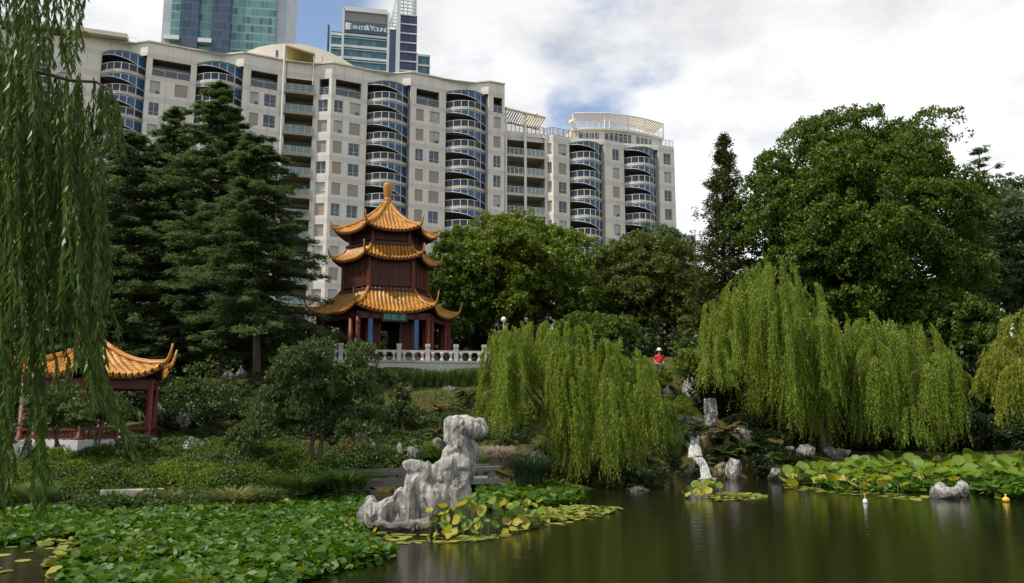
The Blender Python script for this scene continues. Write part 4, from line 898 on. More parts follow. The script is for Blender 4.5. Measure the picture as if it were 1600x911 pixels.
# waterfall rocks
rock(1083, 628, 44, 50, 45.5, lime_m, 'pale cleft boulder at the very top of the waterfall slope', 31); rock(1112, 676, 24, 72, 44.6, grey_m, 'tall narrow grey pillar rock above the cascade', 32, dep=1.2); rock(1135, 640, 42, 56, 45.8, grey_m, 'broad fluted boulder half hidden by the willow curtain beside the tall pillar rock', 33)
rock(1046, 652, 28, 52, 45, lime_m, 'pale upright rock behind the yellow-green feathery shrub', 34); rock(1080, 668, 60, 22, 45, grey_m, 'flat stacked ledge rock under the feathery shrub', 35); rock(1104, 719, 22, 48, 42.7, ochre_m, 'ochre-stained boulder beside the falling water', 36)
rock(1131, 749, 32, 28, 40.8, ochre_m, 'brown boulder at the foot of the waterfall, at the pond edge', 37); rock(1150, 750, 32, 36, 40.6, lime_m, 'rounded pale boulder standing in the water under the ferns', 38); rock(1214, 752, 38, 28, 41.0, grey_m, 'grey boulder at the pond edge beside the lotus leaves', 39)
rock(1083, 722, 28, 9, 42.3, grey_m, 'ledge the waterfall drops over', 40); rock(1079, 746, 26, 22, 41.6, grey_m, 'dark boulder between the waterfall and the clipped bush', 41); rock(1165, 700, 60, 36, 44.8, grey_m, 'dark boulder behind the tree ferns', 42)
rock(1225, 712, 50, 18, 45.2, grey_m, 'shadowed low boulder beneath the big willow, beside the ferns', 43); rock(1262, 716, 60, 26, 45.2, grey_m, 'shadowed long boulder in the middle of the row beneath the big willow', 44); rock(1310, 716, 56, 22, 45.8, grey_m, 'shadowed boulder beneath the big willow nearest the lotus field', 45); rock(1440, 702, 70, 18, 48, grey_m, 'dim boulder far back under the big willow behind the lotus', 46)
rock(1000, 716, 60, 30, 40.5, grey_m, 'grey boulder seen through the middle willow strands', 47); rock(1010, 745, 70, 14, 38.5, lime_m, 'pale flat ledge behind the middle willow', 48); rock(838, 728, 44, 30, 36, grey_m, 'rounded grey boulder behind the dark iris clump', 49); rock(995, 768, 50, 8, 34.2, lime_m, 'flat pale stepping stone at the water edge under the middle willow', 50); rock(960, 700, 50, 26, 41.5, grey_m, 'grey boulder deep behind the middle willow', 51)
# hillside and the left bank
rock_g(597, 596, 34, 14, lime_m, 'pale flat rock at the end of the strappy hedge', 61); rock_g(636, 616, 34, 14, lime_m, 'pale wedge-shaped rock on the grassy slope', 62); rock_g(700, 611, 36, 9, lime_m, 'flat pale slab on the grass below the strappy hedge', 63); rock_g(762, 628, 26, 26, grey_m, 'grey rock next to the cycad with a trunk', 64)
rock(624, 722, 18, 32, 36.3, grey_m, 'upright small grey rock behind the footbridge', 65); rock(643, 727, 30, 30, 36, grey_m, 'smooth grey boulder leaning against the small upright rock', 66); rock(686, 712, 30, 34, 38, grey_m, 'dark rock behind the golden juniper', 67); rock(562, 700, 40, 34, 37, grey_m, 'brown-grey rock behind the gnarled tree', 68)
rock(180, 727, 42, 62, 31.5, lime_m, 'craggy upright rock with a white top in the juniper bed', 69); rock(28, 732, 56, 54, 31.5, grey_m, 'broad flat-topped grey rock under the hanging willow', 70); rock(240, 668, 40, 46, 39.5, lime_m, 'pale boulder in the shade beside the pavilion', 71); rock(286, 678, 32, 46, 38.5, grey_m, 'slender grey boulder near the dark shrubs', 72); rock(297, 716, 46, 34, 33.2, lime_m, 'flat pale slab in the green bed', 73)
rock(352, 738, 32, 32, 31.2, lime_m, 'small white stone at the foot of the gnarled tree', 74); rock(296, 796, 20, 24, 27.0, grey_m, 'little grey stone at the pond edge among the reeds', 75); rock(375, 592, 24, 26, 52, grey_m, 'grey rock at the cedar trunk', 76); rock(355, 594, 26, 20, 53, grey_m, 'squat grey rock in the shade behind the cedar trunk', 77); 
# stone slabs along the path
def slab_at(u, v, wpx, Y, z, dep, th_, label, rz=0, name='stone_slab'):
    p = at(u, v, Y); k = Y/1280; mb = MB(); n_ = 14; rs_ = random.Random(u); pol = []
    for i in range(n_): a = 2*math.pi*i/n_; pol.append((p[0]+math.copysign(abs(math.cos(a))**.5, math.cos(a))*wpx*k/2*rs_.uniform(.94, 1.05), p[1]+math.copysign(abs(math.sin(a))**.5, math.sin(a))*dep/2*rs_.uniform(.9, 1.08)))
    mb.prism(pol, z-th_, z); o = mb.build(name, stone2_m, loc=(p[0], p[1], z-th_)); return tag(o, label, 'stone slab')
stone2_m = plain('path_stone', (.27, .25, .22), .9, c2=(.40, .37, .33), scale=2.5, bump=.3)
slab_at(208, 770, 92, 28.6, .55, 1.0, .3, 'long pale stone slab edging the bank between reeds'); slab_at(150, 765, 60, 29.3, .66, 1.1, .4, 'mossy stone slab next to the long pale slab'); slab_at(0, 752, 70, 29.8, .8, 1.2, .4, 'pale stone slab at the bank under the hanging willow')

# ------------------------------------------------------------------ footbridge, post, lamp, waterfall, person
bstone = plain('grey_bridge_stone', (.12, .118, .11), .85, c2=(.20, .195, .18), scale=3, bump=.25)
FB = empty('stone_footbridge', tuple(on_z(680, 757, .1)), 'low grey stone footbridge with two long rails crossing behind the tall white rock', 'footbridge')
a, b = Vector(at(566, 741, 31.2)), Vector(at(782, 731, 33.0)); d = Vector((b.x-a.x, b.y-a.y, 0)); L = d.length; d /= L
for off in (0, 1.5):
    o3 = Vector((-d.y, d.x, 0))*off
    mb = MB(); mb.bar(a+o3, b+o3, .24, .15); mb.build('rail', bstone, FB)
    for x in (.03, .33, .64, .93):
        p = a.lerp(b, x)+o3; mb = MB(); mb.box((p.x, p.y, p.z-.52), (.24, .22, .84), math.atan2(d.y, d.x)); mb.build('post', bstone, FB)
z0 = at(600, 752, 31.4)[2]; dz = (b.z-a.z)*.4; o3 = Vector((-d.y, d.x, 0)); mb = MB(); pp = [a-o3*.15, b-o3*.15, b+o3*1.65, a+o3*1.65]; mb.prism([(p.x, p.y) for p in pp], z0-.2, z0); mb.build('deck', bstone, FB)
for x in (.02, .98): p = a.lerp(b, x)+o3*.75; mb = MB(); mb.box((p.x, p.y, z0-.75), (.9, 1.7, .93), math.atan2(d.y, d.x)); mb.build('abutment', bstone, FB)
p = gp(583, 720); mb = MB(); h_ = 26*p[1]/1280; mb.box((p[0], p[1], p[2]+h_/2-.1), (.14, .05, h_+.2)); so_ = empty('marker_post', tuple(p), 'thin blue-grey marker post among the strappy leaves behind the footbridge', 'post'); mb.build('post', plain('blue_grey_paint', (.22, .28, .28), .6), so_)
mb = MB(); mb.box((p[0], p[1]-.03, p[2]+h_*.72), (.07, .012, .07)); mb.build('plate', plain('dark_plate', (.05, .05, .05), .5), so_)
p = at(787, 500, 54); g_ = gz(p[0], p[1]); o = empty('garden_lamp', (p[0], p[1], g_), 'white globe lamp on a thin post showing above the middle willow', 'lamp'); mb = MB(); mb.tube([(p[0], p[1], g_), (p[0], p[1], p[2]-.15)], .05, 7); mb.build('post', steel_m, o); mb = MB(); mb.lathe((p[0], p[1], p[2]-.16), [(.06, 0), (.15, .08), (.18, .2), (.15, .3), (.05, .37)], 12); mb.build('globe', globe_m, o, smooth=True)
# the falling water
m, t, b_ = new_mat('white_water'); b_.inputs['Roughness'].default_value = .25; tcn = t.nodes.new('ShaderNodeTexCoord'); mp = t.nodes.new('ShaderNodeMapping'); mp.inputs['Scale'].default_value = (16, 16, .8); t.links.new(tcn.outputs['Object'], mp.inputs[0])
nz = t.nodes.new('ShaderNodeTexNoise'); nz.inputs['Scale'].default_value = 1.4; nz.inputs['Detail'].default_value = 7; t.links.new(mp.outputs[0], nz.inputs['Vector']); r = t.nodes.new('ShaderNodeValToRGB'); r.color_ramp.elements[0].position = .38; r.color_ramp.elements[1].position = .62; r.color_ramp.elements[0].color = (.16, .165, .15, 1); r.color_ramp.elements[1].color = (.66, .68, .67, 1)
t.links.new(nz.outputs['Fac'], r.inputs[0]); t.links.new(r.outputs[0], b_.inputs['Base Color'])
def fall(path, n_=14, seed=0):
    """a sheet of water along (u, v, Y, half width px): folded across so that it has strands and depth"""
    V = []; Fq = []; rs_ = np.random.RandomState(seed); wob = rs_.uniform(-.07, .07, n_+1)
    pts = []
    for i in range(len(path)-1):
        for q in range(6): x = q/6; pts.append([path[i][j]+(path[i+1][j]-path[i][j])*x for j in range(4)])
    pts.append(list(path[-1]))
    for u, v, Y, hw in pts:
        for k in range(n_+1): x = 2*k/n_-1; p = at(u+x*hw, v, Y); V.append((p[0], p[1]+wob[k]+.12*x*x+rs_.uniform(-.02, .02), p[2]+rs_.uniform(-.02, .02)))
    for i in range(len(pts)-1):
        for k in range(n_): a = i*(n_+1)+k; Fq.append((a, a+1, a+n_+2, a+n_+1))
    return V, Fq
Vv = []; Ff = []
for k, pth in enumerate((((1079, 678, 43.4, 3), (1086, 690, 43.1, 6), (1086, 700, 42.9, 9), (1087, 714, 42.4, 11)), ((1092, 680, 43.3, 2), (1089, 694, 42.95, 4), (1092, 712, 42.35, 6)), ((1086, 714, 42.35, 11), (1092, 717, 41.9, 9), (1101, 730, 41.6, 7), (1104, 746, 41.0, 8), (1106, 748.6, 40.2, 14)))):
    v_, f_ = fall(pth, seed=k); Ff += [tuple(x+len(Vv) for x in q) for q in f_]; Vv += v_
wf = np_mesh('waterfall', Vv, Ff, m, loc=tuple(at(1100, 746, 41)), smooth=True); tag(wf, 'white water falling in two steps between ochre and dark boulders', 'waterfall')
# floats on the pond
p = on_z(1352, 786, 0); mb = MB(); mb.lathe((p[0], p[1], -.04), [(.03, 0), (.07, .03), (.085, .09), (.065, .15), (.03, .19)], 12); fo = mb.build('pond_float', globe_m, loc=(p[0], p[1], 0), smooth=True); tag(fo, 'small white float alone on the open dark water', 'float')
mb = MB(); mb.lathe((p[0], p[1], .17), [(.02, 0), (.02, .1), (.035, .11), (.03, .14)], 8); mb.build('float_cap', plain('brass_cap', (.5, .36, .08), .4), fo)
p = on_z(1572, 784, 0); mb = MB(); mb.lathe((p[0], p[1], -.03), [(.03, 0), (.1, .04), (.13, .1), (.09, .17), (.03, .2)], 12); fo = mb.build('pond_float', plain('yellow_float', (.75, .45, .05), .5), loc=(p[0], p[1], 0), smooth=True); tag(fo, 'small yellow float at the edge of the lotus leaves', 'float')
mb = MB(); mb.lathe((p[0], p[1], .15), [(.02, 0), (.02, .08), (.03, .09), (.02, .12)], 8); mb.build('float_cap', globe_m, fo)
# the visitor
def skin_mesh(name, verts, edges, radii, mat_, parent, root=0, sub=2):
    me = bpy.data.meshes.new(name); me.from_pydata(verts, edges, []); o = bpy.data.objects.new(name, me); COL.objects.link(o); o.modifiers.new('skin', 'SKIN')
    for i, r_ in enumerate(radii): sv = me.skin_vertices[0].data[i]; sv.radius = r_ if isinstance(r_, tuple) else (r_, r_); sv.use_root = (i == root)
    sd = o.modifiers.new('smooth', 'SUBSURF'); sd.levels = sub; sd.render_levels = sub
    dg = bpy.context.evaluated_depsgraph_get(); m2 = bpy.data.meshes.new_from_object(o.evaluated_get(dg)); bpy.data.objects.remove(o)
    m2.materials.clear(); m2.materials.append(mat_); m2.polygons.foreach_set('use_smooth', np.ones(len(m2.polygons), bool)); o = bpy.data.objects.new(name, m2); link(o, parent); return o
pp = at(1031, 594, 46.5); pz = gz(pp[0], pp[1]); pz = at(1031, 594, 46.5)[2]
H_ = empty('person', (pp[0], pp[1], pz), 'person in a red shirt and straw hat walking on the slope behind the willow', 'person')
sk = plain('skin', (.42, .24, .16), .6); rd = plain('red_shirt', (.62, .02, .025), .8); tr_ = plain('dark_trousers', (.05, .055, .07), .8)
bv = [(0, 0, .92), (0, 0, 1.12), (0, .01, 1.34), (0, 0, 1.44), (0, -.02, 1.52), (0, -.03, 1.60), (0, -.02, 1.68), (.10, 0, .86), (.11, -.05, .48), (.11, .03, .08), (.11, -.12, .04), (-.10, 0, .86), (-.11, .06, .48), (-.11, .16, .1), (-.11, .03, .05),
      (.19, 0, 1.37), (.25, .04, 1.10), (.20, -.16, .95), (.19, -.24, .93), (-.19, 0, 1.37), (-.25, .05, 1.1), (-.2, -.14, .94), (-.19, -.22, .92), (0, -.125, 1.60)]
be = [(0, 1), (1, 2), (2, 3), (3, 4), (4, 5), (5, 6), (0, 7), (7, 8), (8, 9), (9, 10), (0, 11), (11, 12), (12, 13), (13, 14), (2, 15), (15, 16), (16, 17), (17, 18), (2, 19), (19, 20), (20, 21), (21, 22), (5, 23)]
br = [(.14, .1), (.135, .095), (.15, .1), (.06, .06), (.058, .06), (.08, .095), (.06, .07), (.085, .085), (.055, .06), (.04, .045), (.035, .03), (.085, .085), (.055, .06), (.04, .045), (.035, .03), (.055, .055), (.04, .04), (.03, .03), (.03, .018), (.055, .055), (.04, .04), (.03, .03), (.03, .018), (.015, .02)]
skin_mesh('body', bv, be, br, sk, H_)
sv = [(0, 0, .90), (0, 0, 1.12), (0, .01, 1.34), (0, .0, 1.42), (.19, 0, 1.37), (.235, .025, 1.2), (-.19, 0, 1.37), (-.235, .03, 1.2)]
skin_mesh('shirt', sv, [(0, 1), (1, 2), (2, 3), (2, 4), (4, 5), (2, 6), (6, 7)], [(.18, .135), (.17, .125), (.18, .125), (.085, .08), (.08, .08), (.07, .07), (.08, .08), (.07, .07)], rd, H_)
tv = [(0, 0, .95), (.10, 0, .84), (.11, -.05, .48), (.11, .02, .12), (-.1, 0, .84), (-.11, .06, .48), (-.11, .15, .14)]
skin_mesh('trousers', tv, [(0, 1), (1, 2), (2, 3), (0, 4), (4, 5), (5, 6)], [(.16, .12), (.105, .105), (.075, .08), (.06, .065), (.105, .105), (.075, .08), (.06, .065)], tr_, H_)
mb = MB(); q = Vector((pp[0], pp[1]-.02, pz+1.685)); mb.lathe(q, [(.2, -.02), (.21, 0), (.13, .02), (.115, .05), (.10, .13), (.04, .155)], 16); mb.build('hat', plain('straw', (.72, .62, .42), .8), H_, smooth=True)
# ------------------------------------------------------------------ vegetation
def unit(a): return a/np.maximum(np.linalg.norm(a, axis=-1, keepdims=True), 1e-6)
def leaf_quads(Cn, D, Nn, Ln, W, fold=.18, droop=.12):
    """one folded four-cornered leaf per row: centre, direction, normal, length, width"""
    D = unit(D); S = unit(np.cross(D, Nn)); Nn = np.cross(S, D); L = Ln[:, None]; Wd = W[:, None]
    V = np.stack([Cn-D*L*.5, Cn+S*Wd*.5+Nn*Wd*fold-D*L*.05, Cn+D*L*.5-Nn*L*droop, Cn-S*Wd*.5+Nn*Wd*fold-D*L*.05], 1).reshape(-1, 3)
    return V
def quads(n): return np.arange(n*4).reshape(n, 4)
def rdir(rs, n): return unit(rs.normal(size=(n, 3)))
bark_m = plain('bark', (.06, .045, .032), .95, c2=(.13, .10, .075), scale=4, bump=.6, stretch=(1, 1, .25)); twig_m = plain('twig', (.10, .085, .035), .9)
L_big = leaf_mat('deep_green_leaf', [(.036, .074, .008), (.060, .108, .011), (.105, .16, .016), (.046, .088, .009)], trans=.3)
L_mid = leaf_mat('mid_green_leaf', [(.065, .11, .012), (.105, .16, .016), (.16, .215, .024), (.08, .13, .013)], trans=.35)
L_oliv = leaf_mat('olive_leaf', [(.05, .08, .014), (.085, .12, .02), (.12, .16, .028)], trans=.3)
L_ced = leaf_mat('cedar_needle', [(.055, .095, .036), (.085, .130, .048), (.125, .175, .062), (.066, .108, .040)], rough=.7, trans=.3, spec=.15)
L_dark = leaf_mat('dark_conifer_needle', [(.040, .060, .014), (.06, .085, .018), (.085, .11, .024)], rough=.7, trans=.15, spec=.15)
L_blue = leaf_mat('blue_green_needle', [(.065, .105, .05), (.095, .145, .064), (.125, .175, .078)], rough=.7, trans=.2, spec=.15)
L_wil = leaf_mat('willow_leaf', [(.115, .18, .018), (.18, .255, .03), (.25, .32, .05), (.14, .21, .022)], trans=.4)
L_wily = leaf_mat('yellow_willow_leaf', [(.14, .185, .018), (.2, .24, .028), (.26, .29, .042)], trans=.4)
L_wilf = leaf_mat('near_willow_leaf', [(.036, .085, .014), (.058, .118, .02), (.10, .165, .034), (.045, .095, .016)], trans=.4, rough=.42)
L_shr = leaf_mat('shrub_leaf', [(0.0264, 0.054, 0.012), (0.0504, 0.09, 0.018), (0.09, 0.126, 0.036), (0.036, 0.066, 0.0144)], rough=.5, trans=.3, spec=.35)
L_jun = leaf_mat('juniper_needle', [(.05, .10, .012), (.075, .135, .015), (.11, .17, .022), (.06, .11, .012)], rough=.65, trans=.25)
L_gold = leaf_mat('golden_juniper', [(.085, .14, .013), (.12, .18, .017), (.16, .21, .025)], rough=.65, trans=.3)
L_strap = leaf_mat('strap_leaf', [(.028, .065, .012), (.05, .10, .018), (.075, .12, .03)], rough=.4, trans=.25)
L_reed = leaf_mat('pale_reed', [(.10, .14, .03), (.16, .19, .05), (.24, .24, .09), (.07, .11, .025)], rough=.6, trans=.3)
L_iris = leaf_mat('dark_iris_leaf', [(.018, .042, .018), (.028, .058, .024), (.04, .07, .03)], rough=.45, trans=.2)
L_dry = leaf_mat('dry_grass', [(.30, .26, .19), (.40, .35, .26), (.22, .19, .13)], rough=.8, trans=.2)
L_cyc = leaf_mat('cycad_leaflet', [(.022, .04, .010), (.04, .062, .014), (.06, .08, .02)], rough=.35, trans=.15, spec=.5)
L_fern = leaf_mat('fern_leaf', [(.04, .085, .014), (.07, .13, .02), (.10, .16, .03)], rough=.5, trans=.35)
L_dryfern = leaf_mat('brown_frond', [(.12, .09, .035), (.20, .15, .06), (.16, .14, .04)], rough=.7, trans=.3)
L_pad = leaf_mat('lily_pad', [(.028, .085, .008), (.042, .115, .011), (.07, .155, .016), (.036, .10, .009), (.15, .20, .03)], rough=.5, trans=.3, spec=.35)
L_float = leaf_mat('floating_pad', [(.09, .13, .02), (.16, .20, .03), (.30, .28, .06), (.12, .17, .025), (.20, .20, .05)], rough=.65, trans=.15, spec=.2)
L_lot = leaf_mat('lotus_leaf_green', [(.10, .19, .024), (.145, .235, .032), (.19, .27, .045)], rough=.5, trans=.4)
L_loty = leaf_mat('lotus_leaf_yellow', [(.24, .28, .03), (.33, .33, .04), (.40, .36, .06), (.30, .22, .04)], rough=.5, trans=.4)
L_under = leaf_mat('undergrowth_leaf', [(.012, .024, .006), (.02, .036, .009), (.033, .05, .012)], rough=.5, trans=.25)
stem_m = plain('green_stem', (.10, .13, .03), .7)
for mt_, x in ((L_big, 0),): pass

def sphere_leaves(rs, lobes, n_per, size, up=.45, lo=-.55, tn=14, tuft=None):
    """leaves over lumpy lobes [(centre, radius)]; each lobe is a cluster of twig tufts"""
    out = [[], [], [], [], []]
    for cc, rr in lobes:
        n = int(n_per*max(.5, rr[0]*rr[0]) if isinstance(n_per, float) else n_per)
        nt_ = max(6, n//tn); td = rdir(rs, nt_); td[:, 2] = np.where(td[:, 2] < lo, -td[:, 2], td[:, 2]); tr_ = rs.uniform(.62, 1.06, (nt_, 1))
        tp = np.array(cc)+td*tr_*np.array(rr); k = rs.randint(0, nt_, n)
        if tuft is None:
            p = tp[k]+rs.normal(size=(n, 3))*np.array(rr)*.135; nn = unit(td[k]*.6+np.array([0, 0, up])+rs.normal(size=(n, 3))*.55)
        else:                                   # domed tufts: leaves on the upper outside of each
            q = rdir(rs, n)+td[k]*.45+np.array([0, 0, .55]); q = unit(q); p = tp[k]+q*tuft*rs.uniform(.45, 1.1, (n, 1)); nn = unit(q+rs.normal(size=(n, 3))*.45)
        dd = np.cross(nn, rdir(rs, n)); dd[:, 2] -= .25
        out[0].append(p); out[1].append(dd); out[2].append(nn); s = size*rs.uniform(.65, 1.3, n); out[3].append(s); out[4].append(s*rs.uniform(.5, .75, n))
    return [np.concatenate(o) for o in out]
def trunk(root, base, top, r0, r1, limbs, rs, name='trunk', mat_=None, arch=.12):
    mb = MB(); base, top = Vector(base), Vector(top); n = 7; pts = []; rad = []
    for i in range(n+1):
        x = i/n; p = base.lerp(top, x)+Vector((rs.normal()*.12*r0*4*math.sin(x*3.1), rs.normal()*.1*r0*3, 0)); pts.append(p); rad.append((r0*(1.35 if i == 0 else 1)+(r1-r0)*x))
    pts[0] -= Vector((0, 0, .35)); mb.tube(pts, rad, 9)
    for e_ in limbs:
        e_ = Vector(e_); x = min(.97, max(.25, rs.uniform(.35, .95))); s = base.lerp(top, x); mid = s.lerp(e_, .5)+Vector((0, 0, (e_-s).length*arch)); r_ = (r0+(r1-r0)*x)*.5
        q = [s.lerp(mid, t).lerp(mid.lerp(e_, t), t) for t in (0, .2, .4, .6, .8, 1)]; mb.tube(q, [r_, r_*.85, r_*.7, r_*.5, r_*.35, r_*.15], 6)
    return mb.build(name, mat_ or bark_m, root, smooth=True)
def broadleaf(name, label, base, cen, rad, n_lobes, lobe_r, n_per, size, mat_, r0=.4, seed=1, cat='tree', group=None, inner=True, lump=.16, squash=1.0, flat=0.0):
    rs = np.random.RandomState(seed); o = empty(name, tuple(base), label, cat, group); cen = np.array(cen); rad = np.array(rad)
    gd = []; i = 0
    while len(gd) < n_lobes:                    # spread over the ellipsoid by the golden angle, jittered
        zf_ = 1-2*(i+.5)/(n_lobes*1.25); th_ = i*2.39996; q = math.sqrt(max(0, 1-zf_*zf_)); i += 1
        if zf_ < -.72: th_ = rs.uniform(0, 6.28); zf_ = rs.uniform(-.6, .6); q = math.sqrt(1-zf_*zf_)
        gd.append((q*math.cos(th_), q*math.sin(th_), zf_))
    gd = unit(np.array(gd)+rs.normal(size=(n_lobes, 3))*.14); k = rs.uniform(1-lump*1.6, 1+lump*.5, (n_lobes, 1))
    c_ = cen+gd*k*(rad-lobe_r*.6)
    lobes = [(c_[i], np.array([1, 1, .85])*lobe_r*rs.uniform(.7, 1.25)) for i in range(n_lobes)]
    if inner: lobes += [(cen+rdir(rs, 1)[0]*rad*rs.uniform(.2, .62), np.array([1, 1, .85])*lobe_r*1.1) for _ in range(n_lobes//3)]
    p, dd, nn, s, w_ = sphere_leaves(rs, lobes, int(n_per*1.7), size*.74, tn=30, tuft=.24*lobe_r+.1); np_mesh('crown', leaf_quads(p, dd, nn, s, w_), quads(len(p)), mat_, o)
    trunk(o, base, (cen[0], cen[1], cen[2]+rad[2]*.3), r0, r0*.3, [c_[i] for i in rs.choice(n_lobes, min(14, n_lobes), replace=False)], rs)
    return o
def bl_px(name, label, u, v, ru, rv, Y, base_u=None, depth=1.0, **kw):
    """a broadleaf tree whose crown is centred on u, v with half sizes ru, rv as seen in the photograph"""
    k = Y/F; cc = at(u, v, Y); bx = at(base_u or u, 650, Y)[0]; return broadleaf(name, label, (bx, Y, gz(bx, Y)), cc, (ru*k, ru*k*depth, rv*k), **kw)
bl_px('shade_tree', 'huge round-crowned deep green tree, tallest in the garden, behind the weeping willow', 1346, 394, 190, 224, 62, n_lobes=170, lobe_r=1.8, n_per=600, size=.34, mat_=L_big, r0=.6, seed=3, lump=.19)
bl_px('shade_tree', 'bright green bushy tree just beside the pagoda', 800, 452, 128, 112, 74, n_lobes=120, lobe_r=1.5, n_per=430, size=.36, mat_=L_mid, r0=.4, seed=4, lump=.2)
bl_px('shade_tree', 'dark narrow tree filling the gap between pagoda and bright green tree', 706, 470, 60, 100, 70, n_lobes=50, lobe_r=1.2, n_per=330, size=.32, mat_=L_big, r0=.3, seed=14, lump=.15)
bl_px('shade_tree', 'dull olive rounded tree between the bright green tree and the dark conifer', 1005, 470, 112, 102, 80, n_lobes=110, lobe_r=1.5, n_per=430, size=.34, mat_=L_oliv, r0=.4, seed=5, lump=.12)
bl_px('shade_tree', 'small blue-green tree peeping over the olive tree in front of the lower block', 1030, 388, 42, 36, 92, n_lobes=34, lobe_r=1.2, n_per=300, size=.32, mat_=L_blue, r0=.25, seed=6)
bl_px('shade_tree', 'grey-green tree at the edge of the garden beyond the huge round tree', 1592, 412, 108, 124, 70, n_lobes=100, lobe_r=1.6, n_per=420, size=.34, mat_=L_blue, r0=.4, seed=7)
bl_px('shade_tree', 'mid green low tree behind the gap between the two weeping willows', 1480, 530, 84, 78, 56, n_lobes=70, lobe_r=1.0, n_per=360, size=.28, mat_=L_big, r0=.25, seed=8)
bl_px('shade_tree', 'dark tree in the shade behind the narrow conifer foot', 1130, 560, 70, 90, 64, n_lobes=60, lobe_r=1.2, n_per=360, size=.3, mat_=L_oliv, r0=.3, seed=9)
bl_px('shade_tree', 'leafy dark tree low behind the middle willow top', 930, 545, 90, 50, 62, n_lobes=60, lobe_r=1.0, n_per=330, size=.28, mat_=L_big, r0=.25, seed=10)

def conifer(name, label, u, vt, Y, Lmax, mat_, seed, up=-.04, droop=.16, whorls=24, per=5, needles=300, nl=(.34, .09), width=.30, start=.1, base_u=None, pw=.75, flat=1.0, r0=.32, cat='tree', group=None):
    rs = np.random.RandomState(seed); top = at(u, vt, Y); bx = at(base_u or u, 650, Y)[0]; bz = gz(bx, Y); o = empty(name, (bx, Y, bz), label, cat, group); base = np.array([bx, Y, bz]); H = top[2]-bz
    P_, D_, N_ = [], [], []; mb = MB()
    mb.tube([Vector((bx, Y, bz-.3)).lerp(Vector(top), x) for x in (0, .2, .4, .6, .8, .97)], [r0*1.2, r0*.9, r0*.7, r0*.5, r0*.25, .04], 9)
    for wi in range(whorls):
        t_ = start+(1-start)*(wi+rs.uniform(-.3, .3))/whorls; t_ = min(.985, max(start*.8, t_)); cpt = base+(top-base)*t_
        for q in range(per):
            if rs.uniform() < .12: continue
            az = wi*2.4+q*2*math.pi/per+rs.normal()*.35; L = Lmax*((1-t_)**pw)*rs.uniform(.45, 1.2)*(.88+.2*math.sin(az*3+seed+t_*9))+.22; out = np.array([math.cos(az), math.sin(az), 0]); lat = np.array([-out[1], out[0], 0])
            upq = up+.22*t_; bz_ = lambda x: L*(upq*x*1.6-droop*x*x)
            if L > 1.2: mb.tube([Vector(cpt+out*L*x+np.array([0, 0, bz_(x)])) for x in (0, .35, .7, 1)], [max(.02, r0*.16*(1-t_)+.02), .03, .02, .01], 4, cap=False)
            n = int(needles*1.7*(.2+.8*L/(Lmax+.35))); ns = max(5, int(n/16)); xs_ = rs.uniform(.12, 1.03, ns)**.8; ws = width*L*(1.15-xs_)*rs.uniform(-1, 1, ns)*1.2
            c0 = cpt+out[None]*(L*xs_)[:, None]+lat[None]*ws[:, None]+np.stack([0*xs_, 0*xs_, bz_(xs_)-np.abs(ws)*.16+rs.normal(size=ns)*.05*flat*L**.5], 1)
            k = rs.randint(0, ns, n); p = c0[k]+rs.normal(size=(n, 3))*np.array([.15, .15, .06*flat])
            side = np.sign(ws[k])[:, None]; d = out[None]*.8+lat[None]*side*rs.uniform(.1, 1.0, (n, 1))+rs.normal(size=(n, 3))*.3*np.array([1, 1, flat*.7]); d[:, 2] -= .12
            nn = np.array([0, 0, 1.0])+rs.normal(size=(n, 3))*.4*flat; P_.append(p); D_.append(d); N_.append(nn)
    p, d, nn = np.concatenate(P_), np.concatenate(D_), np.concatenate(N_); n = len(p); s = nl[0]*rs.uniform(.6, 1.3, n)
    np_mesh('crown', leaf_quads(p, d, unit(nn), s, nl[1]*rs.uniform(.7, 1.4, n), .1, .08), quads(n), mat_, o); mb.build('trunk', bark_m, o, smooth=True); return o
conifer('cedar_tree', 'tallest dark cedar, its tip against the bow-fronted balconies', 344, 124, 57, 8.8, L_ced, 21, whorls=38, per=8, needles=460, pw=.82, nl=(.34, .075))
conifer('cedar_tree', 'slimmer cedar with a pointed tip in front of the taupe shutters', 274, 168, 60, 8.4, L_ced, 22, whorls=36, per=8, needles=440, pw=.74, nl=(.34, .075))
conifer('cedar_tree', 'broad cedar with a bare trunk foot and flat boughs reaching to the pagoda roof', 399, 210, 52, 5.4, L_ced, 23, whorls=28, per=7, needles=420, pw=.5, start=.2, r0=.24, nl=(.32, .07))
conifer('cedar_tree', 'dark cedar half hidden behind the hanging willow strands', 206, 204, 58, 8.6, L_ced, 24, whorls=32, per=8, needles=440, pw=.55, nl=(.34, .075))
conifer('cedar_tree', 'low dark cedar behind the pavilion roof', 90, 330, 56, 6.0, L_ced, 25, whorls=20, per=6, needles=380, pw=.5)
conifer('narrow_conifer', 'narrow brownish-green conifer with a spiky tip left alone against the sky', 1131, 212, 64, 4.6, L_dark, 26, up=.3, droop=.1, whorls=40, per=6, needles=260, nl=(.26, .09), width=.42, pw=.9, flat=2.4, start=.05)
bpy.data.objects['narrow_conifer']['label'] = 'narrow brownish-green conifer with a spiky tip standing against the sky'
conifer('cedar_tree', 'wispy blue-green cedar whose thin boughs poke out beyond the huge round tree', 1530, 222, 66, 6.2, L_blue, 27, whorls=36, per=4, needles=120, pw=.8, up=.02, droop=.05)

